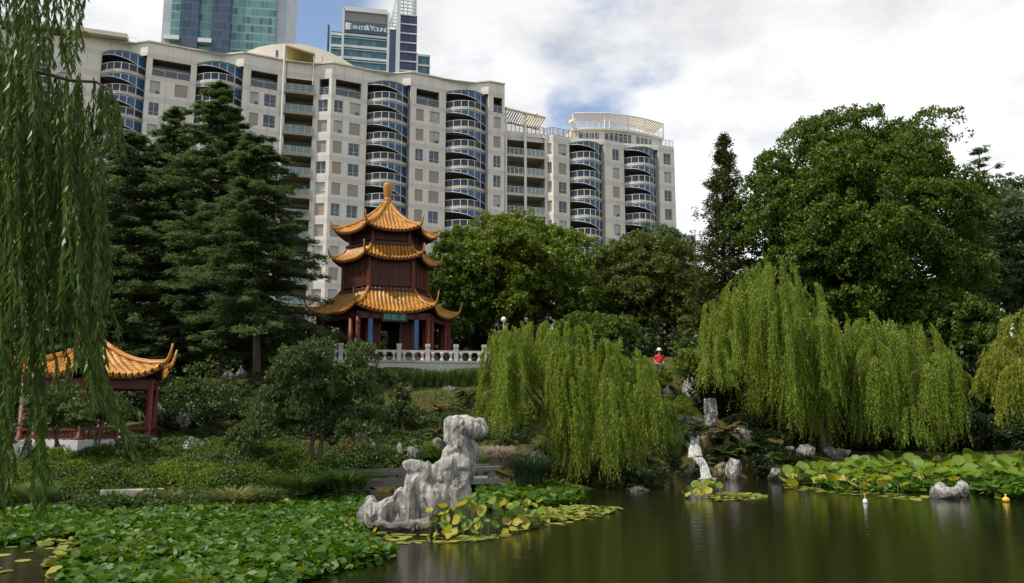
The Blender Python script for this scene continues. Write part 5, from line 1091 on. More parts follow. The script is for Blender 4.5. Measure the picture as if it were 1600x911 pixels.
def willow(name, label, base, domes, zend, n_str, mat_, seed, leaf=(.2, .045), step=.085, r0=.3, lean=.0, cat='tree', rag=.72, trunk_top=None, stem=False):
    """domes: (centre point, radius, lowest z): strands arch out of each dome and hang"""
    rs = np.random.RandomState(seed); o = empty(name, tuple(base), label, cat); P_, D_ = [], []; sm = MB()
    for (cc, rd_, zlow) in domes:
        cc = np.array(cc); ns = int(n_str*max(.5, rd_)); nb_ = max(5, ns//12); bd = rs.uniform(0, 6.28, nb_); br = rd_*np.sqrt(rs.uniform(.03, 1.25, nb_)); bdrop = rs.uniform(0, .62, nb_)**1.4; bend_ = rs.uniform(0, 1, nb_)
        for i in range(ns):
            b_ = rs.randint(nb_); a_ = bd[b_]+rs.normal()*.17; r_ = br[b_]+rs.normal()*.09*rd_; r_ = abs(r_); x0 = r_/rd_
            st = cc+np.array([0, 0, -rd_*.75*x0*x0-rs.uniform(0, .12)*rd_-bdrop[b_]*(cc[2]-zlow)*.9]); out = np.array([math.cos(a_), math.sin(a_), 0])
            ze = zlow+(.65*bend_[b_]+.35*rs.uniform(0, 1))**1.2*rag*(cc[2]-zlow)*1.15+max(0, 1-x0)*.05; ln = max(.5, st[2]-ze); n = int(ln/step)
            x = (np.arange(n)+rs.uniform())/n; flare = .08+.16*rs.uniform(); sway = rs.normal()*.09*ln; sw2 = rs.normal()*.06*ln
            rr = r_*.80+(r_*.22+flare)*(1-np.exp(-x*ln*1.6)); p = st+out*rr[:, None]+np.stack([sway*x*x, sw2*x*x, .12*rd_*np.sin(np.minimum(1, x*ln/.8)*math.pi)-ln*x], 1)
            tan = np.gradient(p, axis=0) if n > 2 else np.array([[0, 0, -1.]]*n)
            if stem: sm.tube([Vector(q) for q in p[::6]], .006, 3, cap=False) if n > 12 else None
            P_.append(p+rs.normal(size=(n, 3))*.03); D_.append(unit(tan)*.9+rs.normal(size=(n, 3))*.33)
    p, d = np.concatenate(P_), np.concatenate(D_); n = len(p); s = leaf[0]*rs.uniform(.6, 1.35, n)
    np_mesh('crown', leaf_quads(p, d, rdir(rs, n), s, leaf[1]*rs.uniform(.7, 1.3, n), .1, .1), quads(n), mat_, o)
    tops = [np.array(c_)-np.array([0, 0, r_*1.1+.35]) for c_, r_, z in domes]; mx_ = max(tops, key=lambda q: q[2]); tt = trunk_top if trunk_top is not None else (np.array(base)*.5+mx_*.5)
    trunk(o, base, tt, r0, r0*.55, tops[::2], rs, arch=-.06); return o
def dome(u, v, rpx, vlow, Y): k = Y/F; return (at(u, v+rpx*.15, Y), rpx*k, at(u, vlow, Y)[2])
Yc = 36.5
willow('weeping_willow', 'light green willow in the middle of the garden, its curtain reaching the pond', gy(893, 37.0), [dome(u, v, r_, z_, Yc+y_) for u, v, r_, z_, y_ in ((788, 506, 18, 690, .9), (768, 512, 18, 660, -.3), (778, 508, 20, 680, 0), (795, 500, 22, 690, -.8), (815, 494, 22, 650, .8), (838, 488, 24, 625, .2), (856, 492, 22, 640, 1.4), (872, 498, 22, 750, -.6), (892, 488, 24, 790, .3), (908, 496, 18, 765, -1), (890, 540, 22, 790, -1.6), (884, 580, 18, 780, -1), (800, 540, 18, 690, -1.8), (950, 516, 24, 650, 0), (972, 520, 24, 690, .8), (990, 535, 22, 720, -.4), (946, 584, 24, 735, -1.8), (966, 596, 20, 765, -2), (1008, 556, 22, 700, .4), (1026, 590, 18, 720, -.6), (1040, 618, 14, 700, .2), (985, 610, 18, 740, 1.2))], 0, 330, L_wil, 31, leaf=(.15, .032), step=.068, r0=.28)
Yw = 47
env = ((1112, 455), (1135, 430), (1160, 400), (1190, 373), (1215, 384), (1240, 400), (1265, 420), (1290, 452), (1310, 474), (1335, 484), (1355, 473), (1380, 477), (1410, 490), (1440, 488), (1470, 500), (1492, 530)); rw2 = np.random.RandomState(12); dl = []
for i in range(46):
    u = rw2.uniform(1114, 1490) if i >= 16 else env[i][0]; e_ = np.interp(u, [q[0] for q in env], [q[1] for q in env]); lay = 0 if i < 16 else abs(rw2.normal())*48
    if 1296 < u < 1338 and i >= 16: continue
    dl.append(dome(u, e_+lay+4, rw2.uniform(17, 28), (rw2.uniform(600, 712) if u > 1150 else rw2.uniform(560, 620)) if lay < 30 else rw2.uniform(660, 715) if u > 1165 else rw2.uniform(580, 640), Yw+rw2.uniform(-1, 1.8)-lay*.035))
willow('weeping_willow', 'largest weeping willow with a tall dome and lower shoulders behind the lotus field', gy(1290, 49), dl, 0, 210, L_wil, 32, leaf=(.18, .038), step=.085, r0=.4)
willow('weeping_willow', 'yellowish willow cut off by the edge of the view beyond the lotus field', gy(1640, 41), [dome(1590, 468, 44, 665, 40), dome(1556, 520, 34, 640, 40.3), dome(1625, 450, 50, 680, 40.5), dome(1660, 470, 50, 690, 39.5), dome(1600, 540, 40, 685, 38.8)], 0, 300, L_wily, 33, leaf=(.2, .045), step=.08, r0=.3)
# the near willow, hanging in from its trunk outside the view
rs = np.random.RandomState(77); wb = np.array([-6.6, 6.4, gz(-6.6, 6.4)]); W = empty('weeping_willow', tuple(wb), 'dark near willow whose long leafy strands hang down in front of the pavilion', 'tree')
Pn_, Dn_ = [], []; sm = MB()
def strand(a, b, sag=.0, bend=None, dens=1.0):
    a, b = np.array(a), np.array(b); ln = np.linalg.norm(b-a); n = max(8, int(ln/.017*dens)); x = np.linspace(0, 1, n); p = a+(b-a)*x[:, None]
    if bend is not None: p = p+np.array(bend)[None]*(np.sin(x*math.pi)**1)[:, None]
    wv = rs.normal(size=3)*.035*ln**.5; p = p+wv[None]*np.sin(x*rs.uniform(3, 7)+rs.uniform(0, 6))[:, None]*x[:, None]
    tan = unit(np.gradient(p, axis=0)); k = np.clip(x*1.2+.12, .25, 1); sd = unit(rs.normal(size=(n, 3))*np.array([1, 1, .3]))
    D = tan*.85+sd*.42; D[:, 2] -= .35; Pn_.append(p+unit(D)*.045); Dn_.append(D)
    sm.tube([Vector(q) for q in p[::max(1, n//10)]]+[Vector(p[-1])], .004, 3, cap=False)
def grp(n, u0, u1, v0, v1, w0, w1, du=0, Ys=(5.6, 7.2), bend=0, dens=1.0):
    for i in range(n):
        u = rs.uniform(u0, u1); Y = rs.uniform(*Ys); va = rs.uniform(v0, v1); vb = rs.uniform(w0, w1); strand(at(u, va, Y), at(u+du+rs.normal()*7, vb, Y+rs.normal()*.15), bend=(bend, 0, 0), dens=dens)
grp(16, -40, 30, -120, -60, 200, 500); grp(13, 30, 62, -120, -60, 60, 190); grp(8, 62, 112, -120, -80, 60, 130, dens=.9); grp(4, 112, 128, -130, -90, 70, 135, dens=.9)
grp(56, -30, 60, 60, 160, 360, 620); grp(48, 50, 130, 110, 190, 320, 525); grp(50, 75, 162, 150, 300, 400, 540); grp(18, -30, 30, 300, 420, 600, 790); grp(12, 20, 120, 250, 400, 470, 560); grp(14, 120, 168, 200, 330, 470, 600)
grp(10, 95, 150, 430, 520, 590, 640, du=20); grp(9, 138, 158, 470, 560, 640, 715, du=58, bend=-.1); grp(7, 42, 66, 500, 600, 700, 820, du=18); grp(8, -10, 12, 560, 680, 740, 800)
grp(10, 150, 172, 128, 150, 180, 250, du=12, dens=.8); grp(6, 172, 184, 150, 175, 190, 240, du=6, dens=.8); grp(8, 100, 160, 118, 140, 200, 320, dens=.8)
p, d = np.concatenate(Pn_), np.concatenate(Dn_); n = len(p); s = .115*rs.uniform(.6, 1.3, n)
np_mesh('crown', leaf_quads(p, d, rdir(rs, n), s, .019*rs.uniform(.7, 1.35, n), .12, .12), quads(n), L_wilf, W); sm.build('twigs' if False else 'twig', twig_m, W)
mb = MB(); tp = Vector((-5.6, 6.4, 7.6)); mb.tube([Vector(wb)-Vector((0, 0, .4)), Vector((-6.5, 6.4, 3)), Vector((-6.1, 6.4, 5.5)), tp], [.38, .3, .26, .2], 10)
for q in ((30, -170, 6.4), (90, -150, 6.6), (-40, -60, 6.0), (120, -160, 6.2)): e_ = Vector(at(*q)); mb.tube([tp, tp.lerp(e_, .5)+Vector((0, 0, .5)), e_], [.16, .1, .02], 7)
for pth in (((-60, 60, 6.3), (0, 98, 6.3), (60, 112, 6.3), (112, 126, 6.35), (150, 128, 6.4), (172, 140, 6.4), (184, 168, 6.4)), ((-60, 200, 6.6), (20, 260, 6.6), (90, 290, 6.6), (130, 330, 6.6))):
    q = [Vector(at(*x)) for x in pth]; mb.tube([Vector((-6.2, 6.4, 4.6))]+q, [.07]+[.022-.0026*i for i in range(len(q))], 6)
mb.build('trunk', bark_m, W, smooth=True)

# ---- shrubs and ground plants
def shrub(name, label, base, w_, h_, mat_, seed, leaf=.12, n=2600, lob=14, stems=4, cat='shrub', group=None, asp=(.45, .7), dep=.9, loft=.0, bark=None):
    """a mounded shrub w_ by h_ metres: leaf clusters over a dome of lobes, on a few stems"""
    rs = np.random.RandomState(seed); o = empty(name, tuple(base), label, cat, group); b_ = np.array(base, float); lobes = []
    for i in range(lob):
        q = rdir(rs, 1)[0]; q[2] = abs(q[2]); k = rs.uniform(.35, .75); lobes.append((b_+np.array([q[0]*w_/2*k, q[1]*w_/2*dep*k, h_*(loft+(1-loft)*(.18+q[2]*k*.9))]), np.array([w_*.2, w_*.2*dep, max(.12, h_*(1-loft)*.2)])*rs.uniform(.75, 1.25)))
    p, dd, nn, s, ww = sphere_leaves(rs, lobes, int(n/lob), leaf); ww = s*rs.uniform(*asp, len(s)); p[:, 2] = np.maximum(p[:, 2], b_[2]+.02)
    np_mesh('foliage', leaf_quads(p, dd, nn, s, ww), quads(len(p)), mat_, o); mb = MB()
    for i in range(stems):
        e_ = lobes[i % lob][0]; m_ = (b_*.55+np.array(e_)*.45)+np.array([0, 0, h_*.05]); mb.tube([Vector(b_)+Vector((rs.normal()*.05, rs.normal()*.05, -.1)), Vector(m_), Vector(e_)], [.02+.012*h_, .014+.008*h_, .01], 6)
    mb.build('stem', bark or bark_m, o); return o
def sh(name, label, u, v, wpx, hpx, mat_, seed, Y=None, **kw):
    q = gp(u, v) if Y is None else np.array(at(u, v, Y)); k = q[1]/F; return shrub(name, label, q, wpx*k, hpx*k, mat_, seed, **kw)
def blades(name, label, base, n, h_, spread, wd, mat_, seed, cat='plant', group=None, bend=.5, lean=0, area=None, kind=None, child='leaves', parent_empty=True):
    """a tuft of arching strap leaves"""
    rs = np.random.RandomState(seed); b_ = np.array(base, float); o = empty(name, tuple(base), label, cat, group) if parent_empty else None
    az = rs.uniform(0, 6.28, n); out = np.stack([np.cos(az), np.sin(az), 0*az], 1); st = b_+out*(rs.uniform(0, 1, (n, 1))**.7)*spread*.35
    if area is not None: st = b_+np.stack([rs.uniform(-1, 1, n)*area[0], rs.uniform(-1, 1, n)*area[1], 0*az], 1)
    H = h_*rs.uniform(.6, 1.15, n)[:, None]; B = spread*rs.uniform(.3, 1, n)[:, None]*bend; side = np.stack([-np.sin(az), np.cos(az), 0*az], 1)*wd/2; V = []; seg = 4
    for i in range(seg+1):
        x = i/seg; c_ = st+out*B*x**2*1.2+np.array([0, 0, 1.0])*H*(x-.28*bend*2*x**3); w_ = (1-x**2)*.95+.05; V += [c_-side*w_, c_+side*w_]
    V = np.stack(V, 1).reshape(-1, 3); k = 2*(seg+1); f_ = []
    for i in range(seg): f_.append(np.stack([np.arange(n)*k+2*i, np.arange(n)*k+2*i+1, np.arange(n)*k+2*i+3, np.arange(n)*k+2*i+2], 1))
    m_ = np_mesh(child, V, np.concatenate(f_), mat_, o)
    if o is not None:
        mb = MB(); mb.lathe(base, [(spread*.12+.03, -.1), (spread*.1+.03, .04), (.02, .1)], 8); mb.build('crown_base', twig_m, o)
    return o or m_
def bl(name, label, u, v, n, hpx, spx, wd, mat_, seed, Y=None, **kw):
    q = gp(u, v) if Y is None else np.array(at(u, v, Y)); k = q[1]/F
    return blades(name, label, q, n, hpx*k, spx*k, wd, mat_, seed, **kw)
def fronds(name, label, base, n, L, mat_, seed, trunk_h=0.0, up=.55, droop=.5, leaf=.16, lw_=.05, cat='plant', tr=.16, nl=34):
    """a cycad or tree fern: a rosette of pinnate fronds on a short trunk"""
    rs = np.random.RandomState(seed); o = empty(name, tuple(base), label, cat); c_ = np.array(base, float)+np.array([0, 0, trunk_h]); P_, D_, N_, S_ = [], [], [], []; rb = MB()
    for i in range(n):
        az = i*2.39996+rs.normal()*.15; e_ = up+rs.uniform(-.35, .55); l_ = L*rs.uniform(.8, 1.1); x = np.linspace(.12, 1, nl); out = np.array([math.cos(az), math.sin(az), 0]); lat = np.array([-out[1], out[0], 0])
        p = c_+out*(l_*x*math.cos(e_))[:, None]+np.stack([0*x, 0*x, l_*(x*math.sin(e_)-droop*x*x*.8)], 1); rb.tube([Vector(c_)]+[Vector(q) for q in p[::6]], .012, 4, cap=False); lf = leaf*np.sin(np.clip(x, .08, .97)*math.pi)**.6*l_
        for sd in (-1, 1):
            d = out*.45+lat*sd+rs.normal(size=(nl, 3))*.06+np.array([0, 0, .12]); P_.append(p+unit(d)*lf[:, None]*.5); D_.append(d); N_.append(np.array([0, 0, 1.])+out*.3+rs.normal(size=(nl, 3))*.1); S_.append(lf)
    p, d, nn, s = map(np.concatenate, (P_, D_, N_, S_)); np_mesh('fronds', leaf_quads(p, d, unit(nn), s, np.full(len(s), lw_*L), .05, .1), quads(len(s)), mat_, o)
    rb.build('frond_stalk', twig_m, o); mb = MB(); mb.lathe(base, [(tr*1.2, -.2), (tr, trunk_h*.3), (tr*.95, trunk_h*.8), (tr*1.1, trunk_h), (tr*.4, trunk_h+.18)], 10); mb.build('trunk', bark_m, o); return o
def fr(name, label, u, v, n, Lpx, mat_, seed, Y=None, thpx=0, **kw):
    q = gp(u, v) if Y is None else np.array(at(u, v, Y)); k = q[1]/F; return fronds(name, label, q, n, Lpx*k, mat_, seed, trunk_h=thpx*k, **kw)
# the gnarled tree with two stems
q = np.array(at(488, 728, 31.4)); q[2] = gz(q[0], q[1]); rs = np.random.RandomState(9); G_ = empty('gnarled_tree', tuple(q), 'low spreading dark-leaved tree with a crooked double trunk beside the tall white rock', 'tree'); lobes = []
for (u, v, ru, rv, n) in ((520, 570, 60, 26, 9), (450, 590, 60, 30, 9), (560, 610, 48, 40, 9), (500, 620, 70, 45, 12), (430, 640, 56, 30, 9), (400, 665, 34, 22, 5), (555, 665, 40, 24, 6), (590, 600, 28, 26, 4), (480, 560, 40, 14, 4)):
    for i in range(n):
        p = at(u+rs.uniform(-1, 1)*ru*.8, v+rs.uniform(-1, 1)*rv*.8, 31.4+rs.uniform(-1.6, 1.6)); lobes.append((p, np.array([.6, .6, .42])*rs.uniform(.7, 1.2)))
p, dd, nn, s, ww = sphere_leaves(rs, lobes, 620, .135); dd[:, 2] -= .5; np_mesh('crown', leaf_quads(p, dd, nn, s*1.15, s*.42), quads(len(p)), L_shr, G_)
mb = MB()
for off, pth in ((0, ((488, 728), (486, 700), (492, 676), (505, 650), (520, 620), (530, 590))), (.1, ((492, 728), (500, 706), (504, 682), (494, 660), (470, 640), (445, 615))), (.05, ((500, 670), (530, 655), (558, 640), (575, 620))), (0, ((498, 655), (500, 620), (490, 585), (500, 565))), (.2, ((478, 645), (440, 650), (410, 660)))):
    mb.tube([Vector(at(u, v, 31.3+off))-Vector((0, 0, .3 if (i == 0 and v > 720) else 0)) for i, (u, v) in enumerate(pth)], [.13 if pth[0][1] > 700 else .06]+[.11-.015*i if pth[0][1] > 700 else .05-.008*i for i in range(1, len(pth))], 8)
mb.build('trunk', bark_m, G_, smooth=True)
# shrubs near the pavilion and along the left bank
sh('garden_shrub', 'tall loose shrub with pale leaf tips in front of the pavilion, by its nearest post', 92, 694, 130, 112, L_shr, 41, Y=31.5, n=5600, lob=26, leaf=.12, loft=.1); sh('garden_shrub', 'small open shrub with bare stems against the white plinth of the pavilion', 150, 694, 120, 76, L_shr, 42, Y=30.8, n=3600, lob=20, leaf=.12, loft=.3)
sh('garden_shrub', 'low rounded shrub against the plinth between the craggy rock and the pavilion corner', 205, 706, 70, 34, L_shr, 40, Y=32.6, n=2200, leaf=.1); sh('garden_shrub', 'large dark shrub between pavilion and gnarled tree, in the cedar shade', 318, 668, 150, 100, L_shr, 43, Y=40, n=5200, lob=26, leaf=.15); sh('garden_shrub', 'dark shrub with a rounded top just outside the pavilion posts', 245, 640, 80, 64, L_under, 44, Y=43, n=2600, leaf=.15)
sh('garden_shrub', 'small-leaved shrub tucked under the lower edge of the gnarled tree', 385, 708, 70, 48, L_shr, 45, Y=32.5, n=2600, leaf=.09); sh('garden_shrub', 'rounded dark shrub in the slope between gnarled tree and cycads', 630, 668, 54, 74, L_shr, 46, Y=42, n=3000, leaf=.12); sh('garden_shrub', 'dark shrub below the strappy hedge beside the gnarled tree crown', 600, 690, 50, 60, L_under, 47, Y=40, n=2200, leaf=.12)
sh('garden_shrub', 'mossy mound of shrub at the top of the little rock pair', 612, 714, 46, 36, L_oliv, 48, Y=38, n=2200, leaf=.08); sh('golden_juniper', 'golden-green low juniper spreading beside the knob of the tall rock', 668, 716, 60, 28, L_gold, 49, Y=36.3, n=2200, leaf=.10, asp=(.2, .35)); sh('garden_shrub', 'reddish-brown low shrub behind the footbridge', 545, 716, 70, 34, plain('x', (1, 1, 1)) if False else L_dryfern, 50, Y=35.5, n=1800, leaf=.09)
sh('garden_shrub', 'bright green small shrub glimpsed through the middle willow', 830, 668, 46, 44, L_mid, 51, Y=41, n=1500, leaf=.13); sh('garden_shrub', 'yellow-green feathery shrub at the top of the waterfall', 1056, 655, 58, 46, L_gold, 52, Y=44.2, n=4200, leaf=.14, asp=(.12, .2)); sh('garden_shrub', 'dark glossy shrub on the ledge above the cascade', 1080, 684, 60, 28, L_shr, 53, Y=43.6, n=2200, leaf=.12)
sh('garden_shrub', 'rounded clipped bush at the pond edge under the middle willow', 1030, 765, 62, 42, L_shr, 54, Y=36.6, n=3600, leaf=.075, lob=18); sh('garden_shrub', 'tall clipped bush beside the white water', 1050, 748, 44, 46, L_shr, 55, Y=38.6, n=2800, leaf=.08); sh('garden_shrub', 'leafy bush between two boulders at the pond edge below the ferns', 1186, 752, 50, 52, L_under, 56, Y=41, n=2400, leaf=.12); sh('garden_shrub', 'small dark bush between grey boulder and willow tips', 1243, 735, 26, 26, L_under, 57, Y=43.5, n=900, leaf=.11)
sh('garden_shrub', 'light green leafy shrub beside the person in red', 1078, 592, 80, 50, L_mid, 58, Y=49, n=3800, leaf=.15); sh('garden_shrub', 'shrub just in front of the person in red, hiding the legs', 1033, 606, 52, 42, L_mid, 59, Y=45.4, n=1500, leaf=.12); sh('garden_shrub', 'dark shrub further along the slope behind the light green leafy shrub', 1110, 600, 90, 66, L_under, 60, Y=53, n=3000, leaf=.16); sh('garden_shrub', 'dark green shrub under the middle willow by the water', 935, 765, 90, 44, L_under, 61, Y=36, n=2600, leaf=.1)
sh('garden_shrub', 'shrub hanging over the pond edge behind the first lotus clump', 985, 764, 60, 34, L_under, 62, Y=36.2, n=1700, leaf=.1)
# strappy hedge, cycads, ferns, grasses
a0 = gp(622, 606); i_ = 0
carpet_ = None
for u in np.arange(628, 775, 14): i_ += 1; bl('agapanthus', 'strap-leaved plant in the hedge row below the balustrade', u, 606-(u-620)*.02, 120, 34, 22, .05, L_strap, 70+i_, bend=.45, group='strap-leaved plants in the hedge row')
fr('cycad', 'cycad with a thick dark trunk at the end of the strappy hedge', 735, 640, 26, 36, L_cyc, 91, Y=47, thpx=20, tr=.26, droop=.9, leaf=.22); fr('cycad', 'brownish cycad in the middle of the slope', 690, 652, 26, 36, L_dryfern, 92, Y=45, thpx=8); fr('cycad', 'small yellowish cycad just above the golden juniper', 682, 686, 22, 26, L_dryfern, 93, Y=40.5, thpx=6); fr('cycad', 'wide drooping brownish cycad beside the pale flat rock', 617, 604, 22, 26, L_dryfern, 94, Y=53, thpx=6); fr('cycad', 'dark low cycad under the brownish one on the slope', 712, 668, 22, 30, L_cyc, 95, Y=43.5, thpx=5)
fr('cycad', 'large dull cycad beside the tall pillar rock at the waterfall', 1135, 690, 26, 42, L_dryfern, 96, Y=43.2, thpx=12); fr('fern', 'dark fern above the rounded pale boulder', 1128, 722, 24, 40, L_cyc, 97, Y=42, thpx=8); fr('fern', 'bright arching fern catching the sun beside the dark fern', 1160, 712, 16, 34, L_fern, 98, Y=42.2, thpx=10); fr('fern', 'bright fern hanging towards the pond in front of the willow shade', 1197, 722, 20, 34, L_fern, 99, Y=42.5, thpx=6, up=.3)
fr('fern', 'yellow-green fern in the shade at the cedar foot', 382, 642, 18, 30, L_fern, 100, Y=44, thpx=6); fr('cycad', 'cycad beside the rounded slope shrub', 655, 690, 20, 26, L_cyc, 101, Y=39.5, thpx=5); fr('fern', 'low fern in the dark bed beyond the pavilion', 270, 690, 18, 26, L_fern, 102, Y=37, thpx=3)
bl('iris_clump', 'dark blue-green iris clump under the middle willow, next to the lily pads', 826, 757, 520, 58, 62, .045, L_iris, 110, Y=33.2, bend=.55); bl('grass_tuft', 'dry straw-coloured grass tuft hanging beside the knob of the tall rock', 780, 730, 800, 56, 44, .03, L_dry, 111, Y=35, bend=1.0)
bl('grass_tuft', 'large pale yellow-green grass tuft on the bank beside the gnarled tree', 365, 792, 420, 46, 74, .035, L_reed, 112, Y=27.5, bend=.8); bl('grass_tuft', 'strappy green tuft just behind the near end of the footbridge', 540, 762, 420, 46, 90, .04, L_strap, 113, Y=29.8, bend=.8); bl('grass_tuft', 'pale reed tuft at the pond edge beside the little grey stone', 268, 796, 200, 40, 36, .03, L_reed, 114, Y=27.2, bend=.5); bl('grass_tuft', 'reed tuft at the end of the long stone slab', 178, 797, 220, 42, 44, .03, L_strap, 115, Y=27, bend=.5)
bl('grass_tuft', 'tall dark reed tuft under the hanging willow strands', 58, 800, 360, 56, 60, .035, L_strap, 116, Y=26.6, bend=.5); bl('grass_tuft', 'pale reed tuft between hanging strands and the mossy slab', 30, 790, 220, 50, 50, .03, L_reed, 117, Y=27.6, bend=.6); bl('grass_tuft', 'green strappy tuft around the thin marker post', 595, 722, 260, 26, 50, .04, L_strap, 118, Y=36, bend=.7); bl('grass_tuft', 'tall narrow-leaved tuft beside the falling water', 1050, 718, 300, 56, 40, .035, L_strap, 119, Y=41.6, bend=.4); bl('grass_tuft', 'small reed tuft in front of the long stone slab', 222, 796, 140, 34, 34, .03, L_strap, 120, Y=27.1, bend=.5); bl('grass_tuft', 'wide dark tuft in the shade of the gnarled tree', 470, 768, 340, 40, 70, .04, L_strap, 121, Y=29.2, bend=.8); bl('grass_tuft', 'thin pale tuft sloping to the pond between gnarled tree and lily pads', 420, 786, 160, 34, 46, .03, L_reed, 122, Y=28.2, bend=.7)
# carpet planting on the left bank, loose leaves spread in low mounds
def carpet(name, label, cat, poly_uv, n_mounds, wr, hr, n_leaf, leaf, asp, mat_, seed, kind='stuff', zf=None, up=.8):
    rs = np.random.RandomState(seed); us = [q[0] for q in poly_uv]; P_, D_, N_, S_ = [], [], [], []; k = 0
    def inside(u, v):
        c_ = False; m_ = len(poly_uv)
        for i in range(m_):
            (x1, y1), (x2, y2) = poly_uv[i], poly_uv[(i+1) % m_]
            if (y1 > v) != (y2 > v) and u < (x2-x1)*(v-y1)/(y2-y1)+x1: c_ = not c_
        return c_
    v0, v1 = min(q[1] for q in poly_uv), max(q[1] for q in poly_uv); tries = 0
    while k < n_mounds and tries < n_mounds*40:
        tries += 1; u, v = rs.uniform(min(us), max(us)), rs.uniform(v0, v1)
        if not inside(u, v): continue
        q = gp(u, v); w_ = rs.uniform(*wr); h_ = rs.uniform(*hr); k += 1; n = int(n_leaf*w_*w_); dd = rdir(rs, n); dd[:, 2] = np.abs(dd[:, 2]); rr = rs.uniform(.5, 1, (n, 1))**.5
        p = q+dd*rr*np.array([w_/2, w_/2, h_]); p[:, 2] = np.maximum(p[:, 2], gz(q[0], q[1])+.02); nn = unit(dd*.5+np.array([0, 0, up])+rs.normal(size=(n, 3))*.4); d2 = dd*np.array([1, 1, .3])+rs.normal(size=(n, 3))*.6; P_.append(p); D_.append(d2); N_.append(nn); S_.append(leaf*rs.uniform(.6, 1.3, n))
    p, d, nn, s = map(np.concatenate, (P_, D_, N_, S_)); o = np_mesh(name, leaf_quads(p, d, nn, s, s*rs.uniform(*asp, len(s))), quads(len(s)), mat_, loc=tuple(p.mean(0))); return tag(o, label, cat, kind=kind)
carpet('ground_cover', 'feathery bright green juniper carpet over the bank', 'ground cover', ((-30, 745), (60, 715), (200, 712), (330, 708), (470, 712), (480, 745), (470, 768), (330, 775), (250, 772), (120, 770), (-30, 790)), 190, (.8, 1.9), (.25, .75), 400, .12, (.25, .45), L_jun, 201)
carpet('ground_cover', 'dark low bushes standing among the juniper mounds', 'ground cover', ((20, 725), (200, 712), (340, 712), (460, 735), (450, 770), (340, 772), (200, 770), (60, 768)), 30, (.8, 1.7), (.45, .95), 460, .11, (.4, .6), L_shr, 212)
carpet('ground_cover', 'sunlit yellow-green juniper mounds in the middle of the bank', 'ground cover', ((60, 730), (200, 722), (330, 728), (350, 765), (230, 768), (90, 762)), 34, (.9, 1.8), (.35, .8), 420, .12, (.25, .45), L_gold, 210)
carpet('ground_cover', 'low leafy edging where the bank meets the lily pads', 'ground cover', ((-30, 775), (120, 770), (300, 776), (470, 768), (480, 782), (400, 797), (150, 799), (-30, 803)), 70, (.5, 1.1), (.12, .35), 420, .11, (.25, .5), L_strap, 211)
carpet('ground_cover', 'small-leaved dark ground cover under the pavilion and the gnarled tree', 'ground cover', ((-30, 700), (200, 705), (260, 670), (420, 660), (480, 700), (440, 735), (300, 722), (150, 728), (-30, 735)), 130, (.7, 1.5), (.2, .5), 300, .12, (.4, .65), L_shr, 202)
carpet('ground_cover', 'low dark plants on the bank behind the lily pads', 'ground cover', ((420, 745), (560, 742), (565, 772), (420, 790), (330, 790), (330, 775)), 60, (.6, 1.1), (.15, .35), 380, .11, (.3, .5), L_strap, 203)
carpet('ground_cover', 'tangled low plants on the slope between the rocks', 'ground cover', ((600, 640), (660, 690), (760, 690), (770, 640), (800, 690), (800, 730), (640, 715), (560, 710), (560, 650)), 70, (.6, 1.3), (.12, .3), 260, .13, (.3, .6), L_oliv, 204)
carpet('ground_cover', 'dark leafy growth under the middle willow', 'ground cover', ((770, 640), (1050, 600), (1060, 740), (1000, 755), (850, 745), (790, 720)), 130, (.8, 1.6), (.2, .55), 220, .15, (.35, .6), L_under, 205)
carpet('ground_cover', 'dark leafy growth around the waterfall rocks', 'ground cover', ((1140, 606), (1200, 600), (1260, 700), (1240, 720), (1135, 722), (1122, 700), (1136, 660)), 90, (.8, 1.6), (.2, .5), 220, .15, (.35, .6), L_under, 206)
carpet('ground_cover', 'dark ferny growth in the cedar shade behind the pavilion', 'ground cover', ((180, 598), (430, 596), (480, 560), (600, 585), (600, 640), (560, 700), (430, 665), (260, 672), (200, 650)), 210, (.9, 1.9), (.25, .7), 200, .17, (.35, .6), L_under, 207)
carpet('ground_cover', 'mixed low shrubs filling the slope around the cycads', 'ground cover', ((590, 640), (650, 650), (700, 645), (770, 610), (800, 640), (790, 700), (700, 700), (600, 712), (540, 712), (550, 660)), 150, (.7, 1.7), (.25, .65), 260, .14, (.35, .6), L_shr, 208)
carpet('ground_cover', 'leafy low bank plants behind the footbridge', 'ground cover', ((500, 705), (760, 705), (790, 735), (560, 738), (490, 735)), 80, (.6, 1.3), (.2, .5), 300, .12, (.35, .6), L_strap, 209)
rs = np.random.RandomState(31); n = 24000; u = rs.uniform(600, 790, n); Yg = rs.uniform(44, 57, n); X_ = (u-800)/F*Yg; zz = gz_arr(X_, Yg); p = np.stack([X_, Yg, zz+.05], 1); d = rs.normal(size=(n, 3))*.5+np.array([0, 0, .9]); s = rs.uniform(.1, .24, n)
tag(np_mesh('lawn_grass', leaf_quads(p, d, rdir(rs, n), s, s*.2), quads(n), L_reed, loc=(-5, 50, 4)), 'thin yellowing grass on the open slope below the balustrade', 'grass', kind='stuff')
